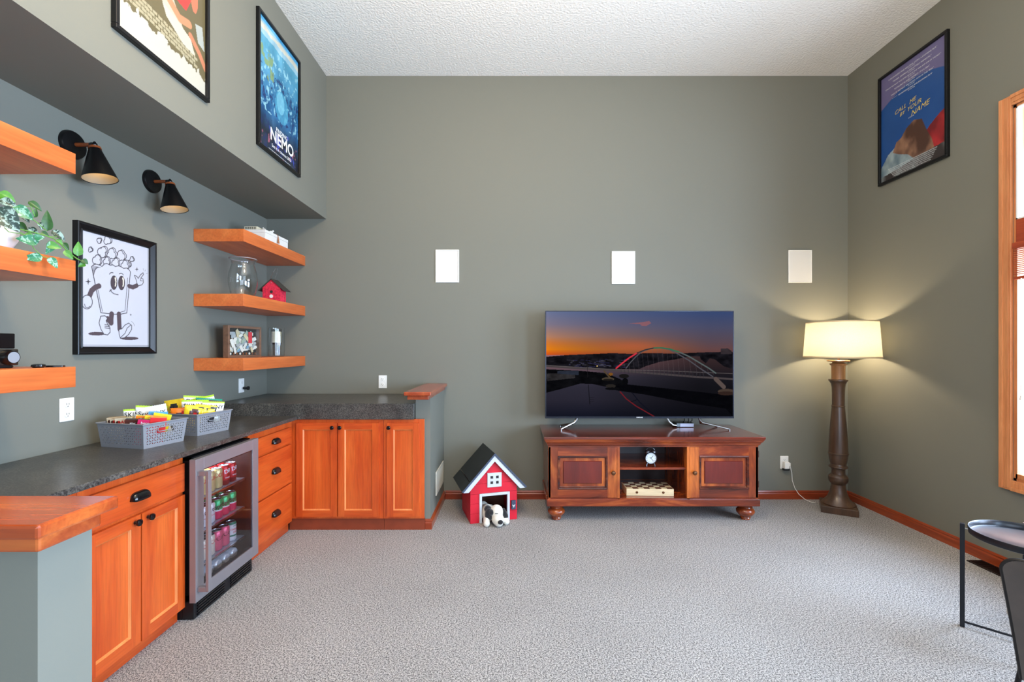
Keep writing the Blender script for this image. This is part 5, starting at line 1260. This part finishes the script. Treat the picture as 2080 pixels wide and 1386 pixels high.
sg = link('mailbox', MB().box(.153, .191, -.022, -.0005, .095, .172), M_nv, dh, bevel=.002)
link('emblem', MB().prism([(.160, .140), (.172, .128), (.184, .140), (.184, .132), (.172, .120), (.160, .132)], -.024, -.0225).prism([(.164, .122), (.172, .112), (.180, .122), (.172, .117)], -.024, -.0225), M_inkw, sg)

M_plush = mat('plush_white', (226, 222, 208), .95, sheen=.5, bump=.6, bscale=260, bdist=.004); M_plk = mat('plush_black', (22, 22, 26), .95, sheen=.4, bump=.6, bscale=260, bdist=.004)
pd = thing('plush_dog', 'white plush dog with black ears lying in the doghouse doorway', 'toy', (-.150, 3.93, 0), radians(8)); pd.scale = (1.2, 1.2, 1.15)
m = MB()
m.ball((.012, -.020, .088), .052, 20, 14, sc=(.95, 1, 1.05))          # head
m.ball((.018, -.058, .050), .046, 20, 14, sc=(.95, 1, .92))           # muzzle
m.ball((.022, -.078, .038), .034, 16, 12)
m.ball((-.045, .07, .058), .060, 20, 14, sc=(.85, 1.5, .95))          # body
m.ball((-.03, .02, .06), .045, 16, 12)
m.ball((-.070, .150, .085), .032, 16, 12, sc=(1.1, 1, .9))            # rump
m.ball((-.060, -.030, .035), .027, 16, 12, sc=(.9, 1.5, 1.2)); m.ball((-.062, -.062, .024), .024, 16, 12)   # paw
m.ball((.078, -.020, .032), .024, 16, 12, sc=(.9, 1.6, 1.1)); m.ball((.080, -.045, .024), .023, 16, 12)
m.ball((-.02, .16, .05), .035, 16, 12)
o = link('body', m, M_plush, pd, smooth=True, ang=180)
q_ = o.modifiers.new('remesh', 'REMESH'); q_.mode = 'VOXEL'; q_.voxel_size = .0045; q_.use_smooth_shade = True
q_ = o.modifiers.new('smooth', 'SMOOTH'); q_.iterations = 6; q_.factor = .6
def ear(s_):
    m = MB(); m.ball((0, 0, 0), .030, 16, 12, sc=(.65, .55, 1.35), M=Matrix.Rotation(s_ * .35, 3, 'Y')); return m
m = MB(); m.ball((-.044, -.034, .080), .034, 16, 12, sc=(.85, .7, 1.35)); m.ball((-.050, -.01, .112), .026, 14, 10); m.ball((-.028, -.045, .098), .022, 14, 10)
link('ear', m, M_plk, pd, smooth=True, ang=180)
m = MB(); m.ball((.072, -.030, .072), .026, 16, 12, sc=(.75, .7, 1.4), M=Matrix.Rotation(-.35, 3, 'Y')); m.ball((.060, -.02, .10), .016, 14, 10)
link('ear', m, M_plk, pd, smooth=True, ang=180)
link('nose', MB().ball((.030, -.110, .047), .017, 16, 12, sc=(1.1, .7, .95)), M_plk, pd, smooth=True)
link('closed_eye', MB().tube([(-.004, -.074, .098), (.006, -.079, .101), (.017, -.075, .097)], .0022, 6), M_plk, pd, smooth=True)

# ================================================================== SIDE TABLE AND CHAIR
M_tab = mat('table_black', (24, 28, 36), .28, .2, spec=.6)
st = thing('side_table', 'round black metal tray side table by the right wall', 'table', (2.603, 2.30, 0))
r_ = .222
link('tray', MB().lathe([(0, .520), (r_ - .006, .520), (r_, .524), (r_ + .002, .553), (r_, .556), (r_ - .003, .553), (r_ - .006, .530), (r_ - .012, .526), (0, .526)], 64), M_tab, st, smooth=True)
for k in range(4):
    a = radians(135 + 90 * k); x, y = .243 * cos(a), .243 * sin(a); q_ = Matrix.Translation((x, y, 0)) @ Matrix.Rotation(a, 4, 'Z')
    lg = link('leg', MB().box(-.010, .010, -.0125, .0125, .0, .556, M=q_), M_tab, st, bevel=.0015)
    link('pin', MB().tube([(x, y, .532), (x * .90, y * .90, .532)], .004, 8), M_chrome, lg, smooth=True)
    link('cross_bar', MB().box(-.241, -.003, -.004, .004, .022, .031, M=Matrix.Rotation(a + pi, 4, 'Z')), M_tab, st)
M_vel = mat('charcoal_velvet', (58, 54, 54), .85, sheen=.6, var=.25, vscale=7, bump=.2, bscale=300, bdist=.001)
M_pip = mat('piping_black', (18, 18, 20), .6)
ac_ = thing('accent_chair', 'dark grey velvet chair with black piping cut off by the right edge', 'chair', (2.07, 1.56, 0), radians(-42))
def outline(n=56):
    P = []
    def hw(z): return .220 + .060 * min(1, max(0, (z - .25) / .45)) ** 1.1
    for k in range(n + 1):
        z = .25 + (.665 - .25) * k / n; P.append((-hw(z), z))
    rc = .05
    for k in range(1, 9):
        a = pi - (pi / 2) * k / 8; P.append((-hw(.665) + rc + rc * cos(a), .665 + rc * sin(a)))
    top = [( -hw(.665) + rc + (2 * (hw(.665) - rc)) * k / 12, .715 + .012 * sin(pi * k / 12)) for k in range(1, 12)]
    Lh = P[:]; return Lh + top + [(-x, z) for x, z in Lh[::-1]]
OL = outline()
def wrap(x, z, off): # curved back
    return (x, -.03 + .45 * x * x * 1.6 - .16 * (z - .45) * 0.9 + off, z)
zs_ = sorted(set(round(z, 5) for x, z in OL))
def rowhw(z):
    xs = [abs(x) for x, zz in OL if abs(zz - z) < 1e-4]; return max(xs)
m = MB(); nn_ = 14; rows = [z for z in zs_ if z <= .7151]
for off, sgn in ((-.022, 1), (.022, -1)):
    def g(u, v, off=off):
        z = rows[round(v * (len(rows) - 1))]; h_ = rowhw(z); x = (2 * u - 1) * h_
        e = max(0, 1 - abs(2 * u - 1) ** 6) * (1 - max(0, (z - .66) / .06) ** 3)
        if z > .714: z += .012 * max(0, cos(x / max(h_, .01) * pi / 2))
        return wrap(x, z, off * (.35 + .65 * e))
    m.grid(g, nn_, len(rows) - 1)
link('backrest', m, M_vel, ac_, smooth=True, ang=80)
link('piping', MB().tube([wrap(x, z, 0) for x, z in OL], .008, 8), M_pip, ac_, smooth=True)
m = MB(); m.ball((0, .20, .42), .25, 28, 14, sc=(.98, 1, .26)); m.ball((0, .20, .38), .24, 28, 14, sc=(.95, .98, .3))
link('seat', m, M_vel, ac_, smooth=True, ang=180)
for x, y, dx, dy in ((-.15, .04, -.05, -.05), (.15, .04, .05, -.05), (-.15, .36, -.05, .05), (.15, .36, .05, .05)):
    link('leg', MB().tube([(x + dx, y + dy, 0), (x, y, .35)], [.009, .014], 12), M_blackm, ac_, smooth=True)
